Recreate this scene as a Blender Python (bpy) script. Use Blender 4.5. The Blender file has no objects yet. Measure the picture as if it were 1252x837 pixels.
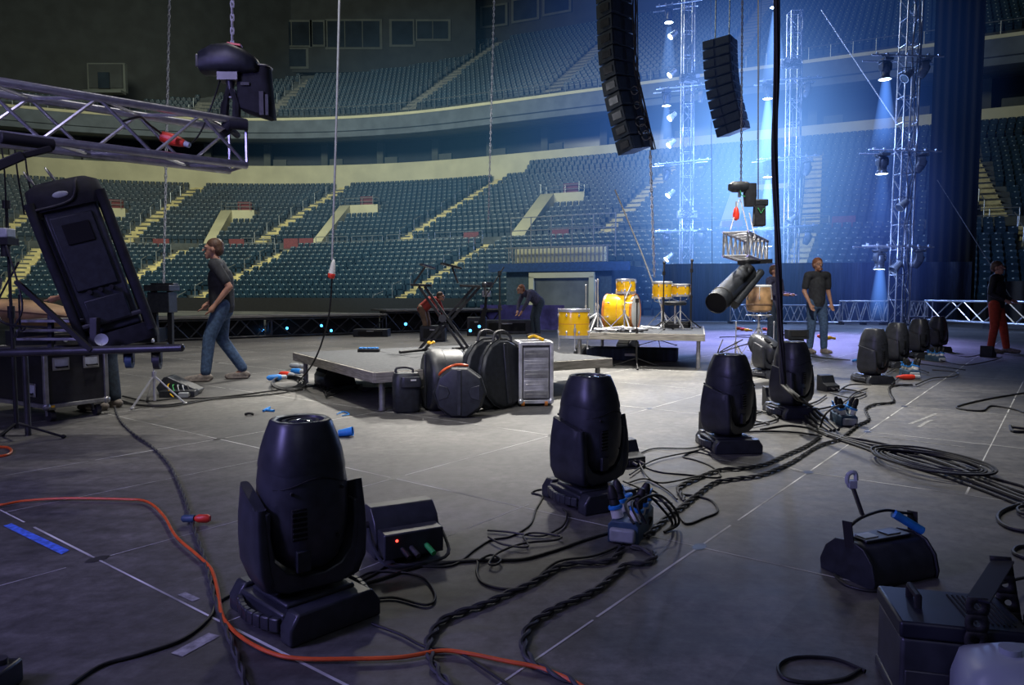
import bpy, math, random
from mathutils import Vector as V, Matrix as MX
random.seed(7)
PI = math.pi
sc = bpy.context.scene
COL = sc.collection
F = 880.0; HC = 1.1
PIT = math.atan(58.5 / F); cp, sp = math.cos(PIT), math.sin(PIT)

def ray(x, y):
    cx = (x - 626) / F; cy = (418.5 - y) / F
    return V((cx, cp + cy * sp, -sp + cy * cp))
def G(x, y, z=0.0):
    """ground point (height z) measured from the photograph"""
    d = ray(x, y); s = (z - HC) / d.z
    return V((d.x * s, d.y * s, z))
def P(x, y, Y):
    """point at distance Y along the hall"""
    d = ray(x, y); s = Y / d.y
    return V((d.x * s, Y, HC + d.z * s))

# ---------------------------------------------------------------- materials
def mat(name, col, rough=.5, metal=0., var=0., scale=8., bump=0., emit=None, es=0., spec=.5, alpha=1., col2=None, stretch=None, coat=0.):
    m = bpy.data.materials.new(name); m.use_nodes = True
    nt = m.node_tree; b = nt.nodes['Principled BSDF']
    b.inputs['Base Color'].default_value = (*col, 1)
    b.inputs['Roughness'].default_value = rough
    b.inputs['Metallic'].default_value = metal
    b.inputs['Specular IOR Level'].default_value = spec
    b.inputs['Coat Weight'].default_value = coat
    if alpha < 1: b.inputs['Alpha'].default_value = alpha
    if emit:
        b.inputs['Emission Color'].default_value = (*emit, 1); b.inputs['Emission Strength'].default_value = es
    if var > 0 or bump > 0 or col2:
        tc = nt.nodes.new('ShaderNodeTexCoord'); n = nt.nodes.new('ShaderNodeTexNoise')
        n.inputs['Scale'].default_value = scale; n.inputs['Detail'].default_value = 5
        src = tc.outputs['Object']
        if stretch:
            mp = nt.nodes.new('ShaderNodeMapping'); mp.inputs['Scale'].default_value = stretch
            nt.links.new(src, mp.inputs['Vector']); src = mp.outputs['Vector']
        nt.links.new(src, n.inputs['Vector'])
        if var > 0 or col2:
            r = nt.nodes.new('ShaderNodeValToRGB')
            a = [max(0, c * (1 - var)) for c in col]; c2 = col2 or [min(1, c * (1 + var)) for c in col]
            r.color_ramp.elements[0].color = (*a, 1); r.color_ramp.elements[0].position = .35
            r.color_ramp.elements[1].color = (*c2, 1); r.color_ramp.elements[1].position = .68
            nt.links.new(n.outputs['Fac'], r.inputs['Fac']); nt.links.new(r.outputs['Color'], b.inputs['Base Color'])
        if bump > 0:
            bp = nt.nodes.new('ShaderNodeBump'); bp.inputs['Strength'].default_value = bump; bp.inputs['Distance'].default_value = .01
            nt.links.new(n.outputs['Fac'], bp.inputs['Height']); nt.links.new(bp.outputs['Normal'], b.inputs['Normal'])
    return m

M = {}
M['plastic'] = mat('black_plastic', (.034, .037, .046), .36, var=.25, scale=18, bump=.03, spec=.5)
M['plastic2'] = mat('dark_plastic', (.019, .022, .028), .45, var=.3, scale=25, bump=.05)
M['black'] = mat('matte_black', (.008, .008, .01), .7, var=.3)
M['void'] = mat('recess_black', (.002, .002, .003), .9)
M['rubber'] = mat('cable_rubber', (.012, .012, .014), .55, var=.3, scale=30)
M['rubberg'] = mat('grey_cable_sleeve', (.045, .045, .05), .6, var=.3, scale=30)
M['orange'] = mat('orange_cable', (.75, .11, .02), .45, var=.15, scale=20)
M['alu'] = mat('truss_aluminium', (.62, .62, .66), .33, .85, var=.15, scale=20)
M['chrome'] = mat('chrome', (.78, .79, .83), .24, .65, var=.05)
M['lace'] = mat('dull_aluminium', (.3, .31, .34), .45, .6, var=.2)
M['steel'] = mat('scuffed_steel', (.36, .36, .36), .45, .7, var=.25, scale=12)
M['dsteel'] = mat('dark_steel', (.09, .09, .1), .4, .7, var=.2)
M['yellow'] = mat('yellow_lacquer', (.9, .52, .015), .25, var=.08, scale=4, coat=.5)
M['drumhead'] = mat('drum_head', (.75, .75, .72), .5, var=.08)
M['hoop'] = mat('orange_hoop', (.6, .2, .04), .35, var=.1)
M['blue'] = mat('blue_plastic', (.03, .26, .75), .4, var=.15, scale=20)
M['bluebox'] = mat('blue_grey_box', (.05, .1, .17), .5, var=.3, scale=15)
M['lgrey'] = mat('light_grey_plastic', (.42, .45, .48), .5, var=.15, scale=20)
M['red'] = mat('red_plastic', (.8, .05, .025), .4, var=.15)
M['green'] = mat('green_tape', (.04, .4, .1), .5, var=.1)
M['white'] = mat('white_plastic', (.75, .75, .72), .5, var=.1)
M['jug'] = mat('translucent_jug', (.3, .34, .38), .35, var=.1, scale=5)
M['deck'] = mat('deck_carpet', (.04, .044, .05), .8, var=.45, scale=30, bump=.2)
M['wood'] = mat('pale_edge_timber', (.3, .28, .24), .6, var=.35, scale=6, stretch=(1, 1, 14))
M['alubox'] = mat('case_aluminium', (.55, .55, .55), .4, .35, var=.3, scale=9)
M['laminate'] = mat('black_laminate', (.014, .014, .018), .5, var=.3, scale=20)
M['brown'] = mat('brown_cover', (.17, .1, .06), .7, var=.3, scale=8, bump=.2)
M['cloth'] = mat('black_cloth', (.012, .013, .018), .85, var=.4, scale=14, bump=.4)
M['clothb'] = mat('navy_drape', (.02, .03, .06), .85, var=.4, scale=3, bump=.3, stretch=(6, 6, .4))
M['violet'] = mat('drape_painted_violet_light', (.2, .18, .55), .8, var=.3, scale=4)  # violet light on the blue curtain is put into its base colour
M['rope'] = mat('white_rope', (.6, .6, .62), .8, var=.2, scale=40)
M['skin'] = mat('skin', (.42, .22, .15), .55, var=.12, scale=12)
M['jeans'] = mat('blue_denim', (.055, .1, .19), .85, var=.3, scale=30)
M['jeansd'] = mat('dark_denim', (.03, .045, .07), .85, var=.3, scale=30)
M['tshirt'] = mat('black_shirt', (.028, .03, .036), .85, var=.3, scale=20)
M['hair'] = mat('brown_hair', (.09, .045, .025), .6, var=.3, scale=50, bump=.4)
M['hairr'] = mat('reddish_hair', (.24, .09, .04), .6, var=.3, scale=50, bump=.4)
M['shirtb'] = mat('slate_shirt', (.06, .06, .11), .85, var=.3, scale=20)
M['redcloth'] = mat('red_trousers', (.42, .05, .02), .85, var=.2, scale=20)
M['shoe'] = mat('grey_shoe', (.2, .17, .15), .7, var=.3, scale=30)
M['tan'] = mat('tan_shade', (.33, .2, .1), .6, var=.35, scale=7)
M['goldwood'] = mat('conga_wood', (.42, .25, .12), .4, var=.4, scale=7, coat=.3)
M['led_blue'] = mat('blue_led', (.05, .2, .6), .3, emit=(.05, .35, 1), es=6)
M['led_red'] = mat('red_led', (.5, .02, .02), .3, emit=(1, .05, .03), es=5)
M['lens_lit'] = mat('lit_lens', (.6, .8, 1), .2, emit=(.55, .75, 1), es=14)
M['lens'] = mat('glass_lens', (.05, .06, .07), .05, .2, spec=1)
M['purple'] = mat('violet_smear', (.2, .03, .25), .4, emit=(.5, .05, .6), es=.25)

# ---------------------------------------------------------------- mesh builder
class MB:
    def __init__(s): s.v = []; s.f = []; s.mi = []; s.T = MX.Identity(4); s.m = 0
    def add(s, vs, fs):
        o = len(s.v); T = s.T
        s.v += [tuple(T @ V(p)) for p in vs]
        s.f += [[i + o for i in f] for f in fs]; s.mi += [s.m] * len(fs); return s
    def box(s, c, d, R=None, taper=1., tapery=None):
        ty = taper if tapery is None else tapery
        x, y, z = d[0] / 2, d[1] / 2, d[2] / 2
        vs = [V((-x, -y, -z)), V((x, -y, -z)), V((x, y, -z)), V((-x, y, -z)), V((-x * taper, -y * ty, z)), V((x * taper, -y * ty, z)), V((x * taper, y * ty, z)), V((-x * taper, y * ty, z))]
        if R: vs = [R @ p for p in vs]
        vs = [p + V(c) for p in vs]
        return s.add(vs, [[0, 3, 2, 1], [4, 5, 6, 7], [0, 1, 5, 4], [1, 2, 6, 5], [2, 3, 7, 6], [3, 0, 4, 7]])
    def bar(s, a, b, w, h, up=(0, 0, 1)):
        a, b = V(a), V(b); d = (b - a); L = d.length; d.normalize(); u = V(up)
        if abs(d.dot(u)) > .99: u = V((0, 1, 0))
        sx = d.cross(u).normalized(); uz = sx.cross(d)
        vs = []
        for q in (a, b):
            for i, j in ((-1, -1), (1, -1), (1, 1), (-1, 1)): vs.append(q + sx * (i * w / 2) + uz * (j * h / 2))
        return s.add(vs, [[0, 1, 2, 3], [7, 6, 5, 4], [0, 4, 5, 1], [1, 5, 6, 2], [2, 6, 7, 3], [3, 7, 4, 0]])
    def loft(s, rings, cap=True, close=False):
        n = len(rings[0]); vs = [p for r in rings for p in r]; fs = []
        k = len(rings)
        for i in range(k if close else k - 1):
            i2 = (i + 1) % k
            for j in range(n):
                j2 = (j + 1) % n; fs.append([i * n + j, i * n + j2, i2 * n + j2, i2 * n + j])
        if cap and not close: fs.append(list(range(n))[::-1]); fs.append([(k - 1) * n + j for j in range(n)])
        return s.add(vs, fs)
    def tube(s, pts, r, n=7, close=False, cap=True):
        pts = [V(p) for p in pts]; k = len(pts); rs = r if isinstance(r, (list, tuple)) else [r] * k
        rings = []; u = None
        for i in range(k):
            if close: t = pts[(i + 1) % k] - pts[i - 1]
            else: t = pts[min(i + 1, k - 1)] - pts[max(i - 1, 0)]
            if t.length < 1e-9: t = V((0, 0, 1))
            t.normalize()
            if u is None: u = t.cross(V((0, 0, 1))) if abs(t.z) < .95 else t.cross(V((0, 1, 0)))
            u = (u - t * u.dot(t)); u = u.normalized() if u.length > 1e-6 else t.orthogonal().normalized()
            w = t.cross(u)
            rings.append([pts[i] + (u * math.cos(2 * PI * j / n) + w * math.sin(2 * PI * j / n)) * rs[i] for j in range(n)])
        return s.loft(rings, cap, close)
    def cyl(s, a, b, r, r2=None, n=12): return s.tube([a, b], [r, r if r2 is None else r2], n)
    def lathe(s, prof, n=24, o=(0, 0, 0)):
        rings = [[V((r * math.cos(2 * PI * j / n), r * math.sin(2 * PI * j / n), z)) + V(o) for j in range(n)] for r, z in prof]
        return s.loft(rings)
    def ell(s, c, r, n=12, m=8, R=None):
        rings = []
        for i in range(m + 1):
            a = -PI / 2 + PI * (i + .02) / (m + .04) if i < m else PI / 2 - .02
            q = [V((r[0] * math.cos(a) * math.cos(2 * PI * j / n), r[1] * math.cos(a) * math.sin(2 * PI * j / n), r[2] * math.sin(a))) for j in range(n)]
            if R: q = [R @ p for p in q]
            rings.append([p + V(c) for p in q])
        return s.loft(rings)
    def cap(s, a, b, ra, rb, n=12):
        """round-ended tapering limb"""
        a, b = V(a), V(b); d = (b - a); L = max(d.length, 1e-5); d.normalize()
        pts = []; rs = []
        for k in (80, 55, 30): pts.append(a - d * ra * math.sin(math.radians(k))); rs.append(ra * math.cos(math.radians(k)))
        pts += [a, a + (b - a) * .5, b]; rs += [ra, (ra + rb) / 2, rb]
        for k in (30, 55, 80): pts.append(b + d * rb * math.sin(math.radians(k))); rs.append(rb * math.cos(math.radians(k)))
        return s.tube(pts, rs, n)
    def prism(s, poly, a, b, ax='y'):
        """2-D polygon extruded from a to b along an axis"""
        def q(u, w, t):
            return {'y': V((u, t, w)), 'x': V((t, u, w)), 'z': V((u, w, t))}[ax]
        return s.loft([[q(u, w, a) for u, w in poly], [q(u, w, b) for u, w in poly]])
    def build(s, name, mats, parent=None, bevel=0., ang=38, loc=None, seg=2):
        me = bpy.data.meshes.new(name); me.from_pydata(s.v, [], s.f); me.update()
        ml = mats if isinstance(mats, (list, tuple)) else [mats]
        for q in ml: me.materials.append(M[q] if isinstance(q, str) else q)
        me.polygons.foreach_set('material_index', s.mi)
        me.polygons.foreach_set('use_smooth', [True] * len(me.polygons))
        import bmesh
        if len(s.f) < 60000:
            bm = bmesh.new(); bm.from_mesh(me); bmesh.ops.recalc_face_normals(bm, faces=bm.faces); bm.to_mesh(me); bm.free()
        me.set_sharp_from_angle(angle=math.radians(ang))
        o = bpy.data.objects.new(name, me); COL.objects.link(o)
        if parent: o.parent = parent
        if loc: o.location = loc
        if bevel:
            b = o.modifiers.new('bevel', 'BEVEL'); b.width = bevel; b.segments = seg; b.limit_method = 'ANGLE'; b.angle_limit = math.radians(35)
        return o

def tag(o, label=None, cat=None, group=None, kind=None):
    if label: o['label'] = label
    if cat: o['category'] = cat
    if group: o['group'] = group
    if kind: o['kind'] = kind
    return o
def thing(name, label, cat, loc=(0, 0, 0), rz=0, group=None):
    o = bpy.data.objects.new(name, None); COL.objects.link(o); o.empty_display_size = .1
    o.location = loc; o.rotation_euler = (0, 0, rz); return tag(o, label, cat, group)
def dup(root, loc=None, rot=None, label=None, group=None, scale=None):
    def cp_(o, par):
        c = o.copy(); COL.objects.link(c)
        if par: c.parent = par
        for ch in o.children: cp_(ch, c)
        return c
    r = cp_(root, None)
    if loc is not None: r.location = loc
    if rot is not None: r.rotation_euler = rot if hasattr(rot, '__len__') else (0, 0, rot)
    if label: r['label'] = label
    if group: r['group'] = group
    if scale: r.scale = (scale,) * 3
    return r
def spline(pts, sub=6, close=False):
    pts = [V(p) for p in pts]; out = []; k = len(pts)
    for i in range(k if close else k - 1):
        g = (lambda j: pts[j % k]) if close else (lambda j: pts[min(max(j, 0), k - 1)])
        a, b, c, d = g(i - 1), g(i), g(i + 1), g(i + 2)
        for q in range(sub):
            t = q / sub
            out.append(.5 * ((2 * b) + (c - a) * t + (2 * a - 5 * b + 4 * c - d) * t * t + (3 * b - a - 3 * c + d) * t ** 3))
    if not close: out.append(pts[-1])
    return out
def supell(a, b, z, n=28, e=2.6, cx=0, cy=0):
    r = []
    for j in range(n):
        t = 2 * PI * j / n; c, s_ = math.cos(t), math.sin(t)
        r.append(V((cx + a * math.copysign(abs(c) ** (2 / e), c), cy + b * math.copysign(abs(s_) ** (2 / e), s_), z)))
    return r

# ---------------------------------------------------------------- camera
cam = bpy.data.cameras.new('camera'); co = bpy.data.objects.new('camera', cam); COL.objects.link(co)
cam.sensor_width = 36; cam.lens = F / 1252 * 36; co.location = (0, 0, HC); co.rotation_euler = (PI / 2 - PIT, 0, 0)
cam.clip_end = 400; cam.clip_start = .05; sc.camera = co
sc.view_settings.view_transform = 'Standard'; sc.view_settings.look = 'None'

# ================================================================ THE SETTING
ga = math.radians(52.4); GA = V((math.cos(ga), math.sin(ga), 0)); GB = V((math.sin(ga), -math.cos(ga), 0))
def ab(a, b, z=0): return GA * a + GB * b + V((0, 0, z))
def floor_mat():
    m = mat('worn_stage_floor', (.13, .13, .135), .5); nt = m.node_tree; b = nt.nodes['Principled BSDF']
    N = nt.nodes.new; L = nt.links.new
    tc = N('ShaderNodeTexCoord'); mp = N('ShaderNodeMapping'); mp.inputs['Rotation'].default_value = (0, 0, -ga)
    L(tc.outputs['Object'], mp.inputs['Vector'])
    n1 = N('ShaderNodeTexNoise'); n1.inputs['Scale'].default_value = .7; n1.inputs['Detail'].default_value = 8; n1.inputs['Roughness'].default_value = .6
    n2 = N('ShaderNodeTexNoise'); n2.inputs['Scale'].default_value = 14; n2.inputs['Detail'].default_value = 8; n2.inputs['Roughness'].default_value = .7
    mp2 = N('ShaderNodeMapping'); mp2.inputs['Scale'].default_value = (.6, 3.5, 1); mp2.inputs['Rotation'].default_value = (0, 0, -ga + .3)
    n3 = N('ShaderNodeTexNoise'); n3.inputs['Scale'].default_value = 2.2; n3.inputs['Detail'].default_value = 9; n3.inputs['Roughness'].default_value = .75
    L(tc.outputs['Object'], mp2.inputs['Vector']); L(mp2.outputs['Vector'], n3.inputs['Vector'])
    for n in (n1, n2): L(mp.outputs['Vector'], n.inputs['Vector'])
    br = N('ShaderNodeTexBrick'); br.offset = 0; br.inputs['Scale'].default_value = 1; br.inputs['Brick Width'].default_value = 1.66; br.inputs['Row Height'].default_value = 1.92
    br.inputs['Mortar Size'].default_value = 0; br.inputs['Color1'].default_value = (.8, .8, .8, 1); br.inputs['Color2'].default_value = (1.12, 1.12, 1.12, 1)
    mp3 = N('ShaderNodeMapping'); mp3.vector_type = 'POINT'; mp3.inputs['Rotation'].default_value = (0, 0, -ga); mp3.inputs['Location'].default_value = (-1.27 + 1.66 * 6, 1.23 - .03 + 1.92 * 6, 0)
    L(tc.outputs['Object'], mp3.inputs['Vector']); L(mp3.outputs['Vector'], br.inputs['Vector'])
    r1 = N('ShaderNodeValToRGB'); r1.color_ramp.elements[0].position = .33; r1.color_ramp.elements[1].position = .7
    r1.color_ramp.elements[0].color = (.05, .05, .052, 1); r1.color_ramp.elements[1].color = (.17, .163, .152, 1)
    L(n1.outputs['Fac'], r1.inputs['Fac'])
    r2 = N('ShaderNodeValToRGB'); r2.color_ramp.elements[0].position = .3; r2.color_ramp.elements[1].position = .75
    r2.color_ramp.elements[0].color = (.5, .5, .5, 1); r2.color_ramp.elements[1].color = (1.5, 1.5, 1.5, 1)
    L(n2.outputs['Fac'], r2.inputs['Fac'])
    r3 = N('ShaderNodeValToRGB'); r3.color_ramp.elements[0].position = .35; r3.color_ramp.elements[1].position = .72
    r3.color_ramp.elements[0].color = (.6, .6, .6, 1); r3.color_ramp.elements[1].color = (1.4, 1.39, 1.36, 1)
    L(n3.outputs['Fac'], r3.inputs['Fac'])
    def mul(a, b_):
        x = N('ShaderNodeMix'); x.data_type = 'RGBA'; x.blend_type = 'MULTIPLY'; x.inputs[0].default_value = 1
        L(a, x.inputs[6]); L(b_, x.inputs[7]); return x.outputs[2]
    c = mul(mul(mul(r1.outputs[0], r2.outputs[0]), r3.outputs[0]), br.outputs['Color'])
    L(c, b.inputs['Base Color'])
    rr = N('ShaderNodeMapRange'); rr.inputs['To Min'].default_value = .42; rr.inputs['To Max'].default_value = .75
    L(n3.outputs['Fac'], rr.inputs['Value']); L(rr.outputs[0], b.inputs['Roughness'])
    bp = N('ShaderNodeBump'); bp.inputs['Strength'].default_value = .15; bp.inputs['Distance'].default_value = .004
    L(n2.outputs['Fac'], bp.inputs['Height']); L(bp.outputs['Normal'], b.inputs['Normal'])
    return m
M['floor'] = floor_mat()
M['seam'] = mat('dusty_seam', (.5, .5, .48), .8, col2=(.8, .8, .76), var=.5, scale=3)
M['plate'] = mat('seam_plate', (.05, .05, .05), .4, .4, var=.4)
fm = MB()
S = 60
fm.add([(-S, -6, 0), (S, -6, 0), (S, S, 0), (-S, S, 0)], [[0, 1, 2, 3]])
fm.m = 1
def seam(a0, b0, a1, b1, w=.011):
    """a straight joint between floor panels, broken where the dust has gone"""
    p, q = ab(a0, b0, .0012), ab(a1, b1, .0012); L = (q - p).length; d = (q - p) / L; n = V((-d.y, d.x, 0)); s = 0
    while s < L:
        e = min(L, s + random.uniform(.3, 1.3)); ww = w * random.uniform(.55, 1.1); j = n * random.uniform(-.0012, .0012)
        A, B = p + d * s + j, p + d * e + j
        fm.add([A - n * ww / 2, B - n * ww / 2, B + n * ww / 2, A + n * ww / 2], [[0, 1, 2, 3]])
        s = e + (random.uniform(.01, .12) if random.random() < .25 else 0)
alist = [1.27 + 1.67 * k for k in range(-3, 14)]; blist = [-1.23 + 1.93 * k for k in range(-7, 9)]
for b in blist: seam(alist[0], b, alist[-1], b, .011)
for i, a in enumerate(alist):
    for j in range(len(blist) - 1):
        if random.random() < .93 or a < 5: seam(a, blist[j], a, blist[j + 1], .0105)
seam(4.6, -.4, 12, -.4); seam(1.27, -2.2, 3, -2.2, .006); seam(1.27, -4.22, 3, -4.22, .006)
for a, b in ((9.9, -1.1), ):
    pass
fm.m = 2
for a in alist[:8]:
    for b in blist[2:12]:
        c = ab(a, b, .0022); fm.add([c + GA * (.05 * math.cos(k * PI / 3)) + GB * (.03 * math.sin(k * PI / 3)) for k in range(6)], [list(range(6))])
fm.m = 3
def smear(px, w):
    q = [G(*p, .0018) for p in px]
    for A, B in zip(q[:-1], q[1:]):
        d = (B - A).normalized(); n = V((-d.y, d.x, 0)) * w / 2
        fm.add([A - n, B - n, B + n, A + n], [[0, 1, 2, 3]])
smear([(1112, 518), (1128, 512), (1145, 505)], .03); smear([(1123, 522), (1132, 516), (1140, 513)], .03)
smear([(955, 570), (965, 571), (980, 576)], .035); smear([(222, 725), (240, 733)], .03); smear([(216, 800), (262, 775)], .05)
smear([(1045, 530), (1180, 546)], .014)
M['scuff'] = mat('chalk_scuff', (.3, .3, .29), .9, var=.4, scale=30)
fl = fm.build('floor', ['floor', 'seam', 'plate', 'scuff']); tag(fl, kind='structure')

# ---- the seating bowl: an arc (t<0) running into a straight side (t>0); r grows up the stand
BC = V((-25, 26.8, 0)); A0 = math.radians(64)
BN = V((math.cos(A0), math.sin(A0), 0)); BD = V((BN.y, -BN.x, 0))
def bowl(t, r, z=0.):
    if t >= 0: p = BC + BN * r + BD * t
    else:
        a = A0 - t / 50.; p = BC + V((math.cos(a), math.sin(a), 0)) * r
    return V((p.x, p.y, z))
def face(t):   # heading of a seat at t (local -Y looks at the stage)
    a = A0 if t >= 0 else A0 - t / 50.
    return a - PI / 2
TS = [-62 + 2 * k for k in range(32)] + [4 * k + 2 for k in range(17)]
def strip(mb, prof, ts, close=False):
    """sweep a (r,z) profile along the bowl"""
    vs = []; fs = []
    for t in ts:
        for r, z in (prof(t) if callable(prof) else prof): vs.append(bowl(t, r, z))
    n = len(vs) // len(ts)
    for i in range(len(ts) - 1):
        for j in range(n - 1):
            fs.append([i * n + j, (i + 1) * n + j, (i + 1) * n + j + 1, i * n + j + 1])
    mb.add(vs, fs)
M['concrete'] = mat('stand_concrete', (.07, .08, .08), .8, var=.3, scale=1.5)
M['cream'] = mat('cream_wall', (.56, .52, .33), .75, var=.1, scale=.6)
M['aisle'] = mat('yellow_aisle_step', (.55, .47, .22), .7, var=.2, scale=2)
M['fascia'] = mat('grey_fascia', (.1, .12, .14), .7, var=.2, scale=.8)
M['glassd'] = mat('dark_suite_glass', (.015, .022, .03), .25, var=.3, scale=.5)
M['uwall'] = mat('upper_wall', (.024, .028, .028), .8, var=.2, scale=.8)
M['uwall2'] = mat('upper_wall_frame', (.07, .078, .07), .8, var=.15, scale=.8)
M['seat'] = mat('teal_seat', (.0095, .03, .052), .45, var=.25, scale=.7)
M['plate_n'] = mat('seat_number_plate', (.3, .38, .4), .5)
M['rail'] = mat('stand_rail', (.3, .32, .33), .4, .6, var=.2)
M['maroon'] = mat('maroon_panel', (.16, .035, .04), .7, var=.2)
def row_l(i): return 23 + .85 * i, .02 + .35 * i
def row_m(j): return 37.5 + .85 * j, 5.6 + .45 * j
def row_u(k): return 46.9 + .85 * k, 18.9 + .55 * k
def rb(t):
    K = [(-62, 47.4), (-36, 48.6), (-30, 50.8), (-23, 57), (-17, 63.5), (-9, 66), (80, 66)]
    for (a, x), (b, y) in zip(K[:-1], K[1:]):
        if t <= b: return x + (y - x) * (t - a) / (b - a)
    return 66
b1 = MB()
pr = [(22.4, 0), (22.4, .05)]
for i in range(14):
    r, z = row_l(i); pr += [(r - .45, z), (r + .4, z)]
pr += [(34.9, 4.9), (37.0, 4.9)]
for j in range(15):
    r, z = row_m(j); pr += [(r - .45, z), (r + .4, z)]
pr += [(50, 11.9)]
strip(b1, pr, TS); tag(b1.build('trim_1', 'concrete', ang=20), kind='structure')
b = MB()
strip(b, [(50, 11.8), (50, 14.6), (50.6, 14.6)], TS); tag(b.build('wall_cream', 'cream'), kind='structure')
b = MB()
strip(b, [(50.6, 14.6), (53, 14.7), (53, 18)], TS); tag(b.build('wall_suites', 'glassd'), kind='structure')
b = MB()
for t in range(-60, 64, 6):
    rz = face(t)
    for w, q in ((.7, 52.2), ):
        c = bowl(t, q, 16.2); b.box(c, (w, .7, 3.4), MX.Rotation(rz, 3, 'Z'))
    c = bowl(t + 1.6, 51.0, 15.0); b.box(c, (1.4, .3, .8), MX.Rotation(rz, 3, 'Z'))
tag(b.build('trim_2', 'uwall2'), kind='structure')
b = MB()
strip(b, [(53, 17.4), (46.6, 16.5), (46.1, 16.6), (46.1, 17.1), (45.9, 17.15), (45.9, 18.35)], TS); tag(b.build('trim_3', 'fascia'), kind='structure')
b = MB()
strip(b, [(45.85, 18.3), (45.85, 18.55), (46.3, 18.55), (46.3, 18.4)], TS); tag(b.build('trim_4', 'cream'), kind='structure')
b = MB()
def pu(t):
    e = rb(t); o = [(45.9, 18.4)]
    for k in range(23):
        r, z = row_u(k); rr = min(r - .45, e); r2 = min(r + .4, e); zz = z if r - .45 < e else 18.9 + .55 * max(0, int((e - 46.45) / .85))
        o += [(rr, zz), (r2, zz)]
    return o
strip(b, pu, TS); tag(b.build('trim_5', 'concrete', ang=20), kind='structure')
b = MB()
strip(b, lambda t: [(rb(t) + .02, 17), (rb(t) + .02, 46)], TS); tag(b.build('wall_back', 'uwall'), kind='structure')
b = MB()
strip(b, lambda t: [(rb(t) - .25, 40.2 - (0 if t > -20 else 0)), (rb(t) - .25, 41), (rb(t), 41)], TS); tag(b.build('trim_6', 'uwall2'), kind='structure')
# ceiling
cg = MB(); cg.add([(-90, -8, 43), (90, -8, 43), (90, 110, 43), (-90, 110, 43)], [[0, 3, 2, 1]])
M['ceil'] = mat('dark_ceiling', (.02, .02, .025), .9, var=.3, scale=.3)
tag(cg.build('ceiling', 'ceil'), kind='structure')
# windows in the back wall
wn = 0
def wall_hit(x, y):
    d = ray(x, y); k = 50
    while k < 170:
        p = V((0, 0, HC)) + d * k; q = p - BC; al = q.x * BD.x + q.y * BD.y
        if al >= 0: t, r = al, q.x * BN.x + q.y * BN.y
        else: t, r = -(math.atan2(q.y, q.x) - A0) * 50, math.hypot(q.x, q.y)
        if r > rb(t): return p, t
        k += .1
    return p, 0
# flat gallery wall with control room windows at the left end of the balcony
gy = 84; ga0, ga1 = P(232, 22, gy), P(560, 66, gy)
f = MB(); f.box(((ga0.x + ga1.x) / 2 + 1, gy + .6, (P(300, 88, gy).z + P(300, -10, gy).z) / 2), (ga1.x - ga0.x + 2, 1.0, P(300, -10, gy).z - P(300, 88, gy).z)); tag(f.build('wall_gallery', 'uwall'), kind='structure')
wins = [(246, 290, 26, 52, gy), (293, 308, 26, 52, gy), (313, 378, 28, 55, gy), (382, 396, 28, 54, gy), (401, 464, 27, 57, gy), (479, 505, 27, 54, gy), (510, 548, 27, 47, gy), (300, 374, 61, 81, gy), (556, 582, 18, 38, 0), (590, 620, 10, 31, 0), (628, 659, 1, 24, 0), (666, 698, -8, 15, 0)]
for x0, x1, y0, y1, Y in wins:
    wn += 1
    if Y: c = P((x0 + x1) / 2, (y0 + y1) / 2, Y); rz = 0
    else:
        c, t = wall_hit((x0 + x1) / 2, (y0 + y1) / 2); dd = bowl(t + 1, rb(t + 1)) - bowl(t - 1, rb(t - 1)); rz = math.atan2(dd.y, dd.x); c = c - V((-math.sin(rz), math.cos(rz), 0)) * .3
    w = (x1 - x0) / F * c.y; h = (y1 - y0) / F * c.y; R = MX.Rotation(rz, 3, 'Z')
    f = MB(); f.T = MX.Translation(c) @ R.to_4x4()
    f.box((0, .1, 0), (w + .5, .3, h + .5)); f.m = 1; n_ = max(1, round(w / 2.2))
    for q in range(n_): f.box((-w / 2 + w / n_ * (q + .5), -.08, 0), (w / n_ - .12, .1, h))
    tag(f.build('window_%d' % wn, ['uwall2', 'glassd']), kind='structure')
# small control booth window at far left
c = P(130, 95, 66); f = MB(); f.T = MX.Translation(c)
f.box((0, .2, 0), (3.4, .4, 2.6)); f.m = 1; f.box((0, -.05, .1), (3.0, .2, 2.1)); f.m = 2; f.box((-.1, -.2, -.3), (1, .2, 1.4)); f.m = 0; f.box((0, -.4, -1.4), (3.4, .9, .25))
tag(f.build('window_%d' % (wn + 1), ['uwall2', 'uwall', 'glassd']), kind='structure')
# ---- aisles: (t at inner, t at outer, r0, r1, first z function)
AIS_L = [(-43.8, -42.3), (-31.8, -26.3), (-17.5, -13.1), (7.9, 9.4), (30.5, 31), (42, 42)]
AIS_M = [(-46.7, -42), (-34.3, -30.5), (-19.0, -15.0), (-.4, 2.4), (17.3, 19.2), (31, 30.4), (41, 40.4)]
AIS_U = [(-29.5, -29.5), (-22, -20.5), (-6.4, -3.9), (9, 10), (24, 25), (40, 40)]
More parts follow.
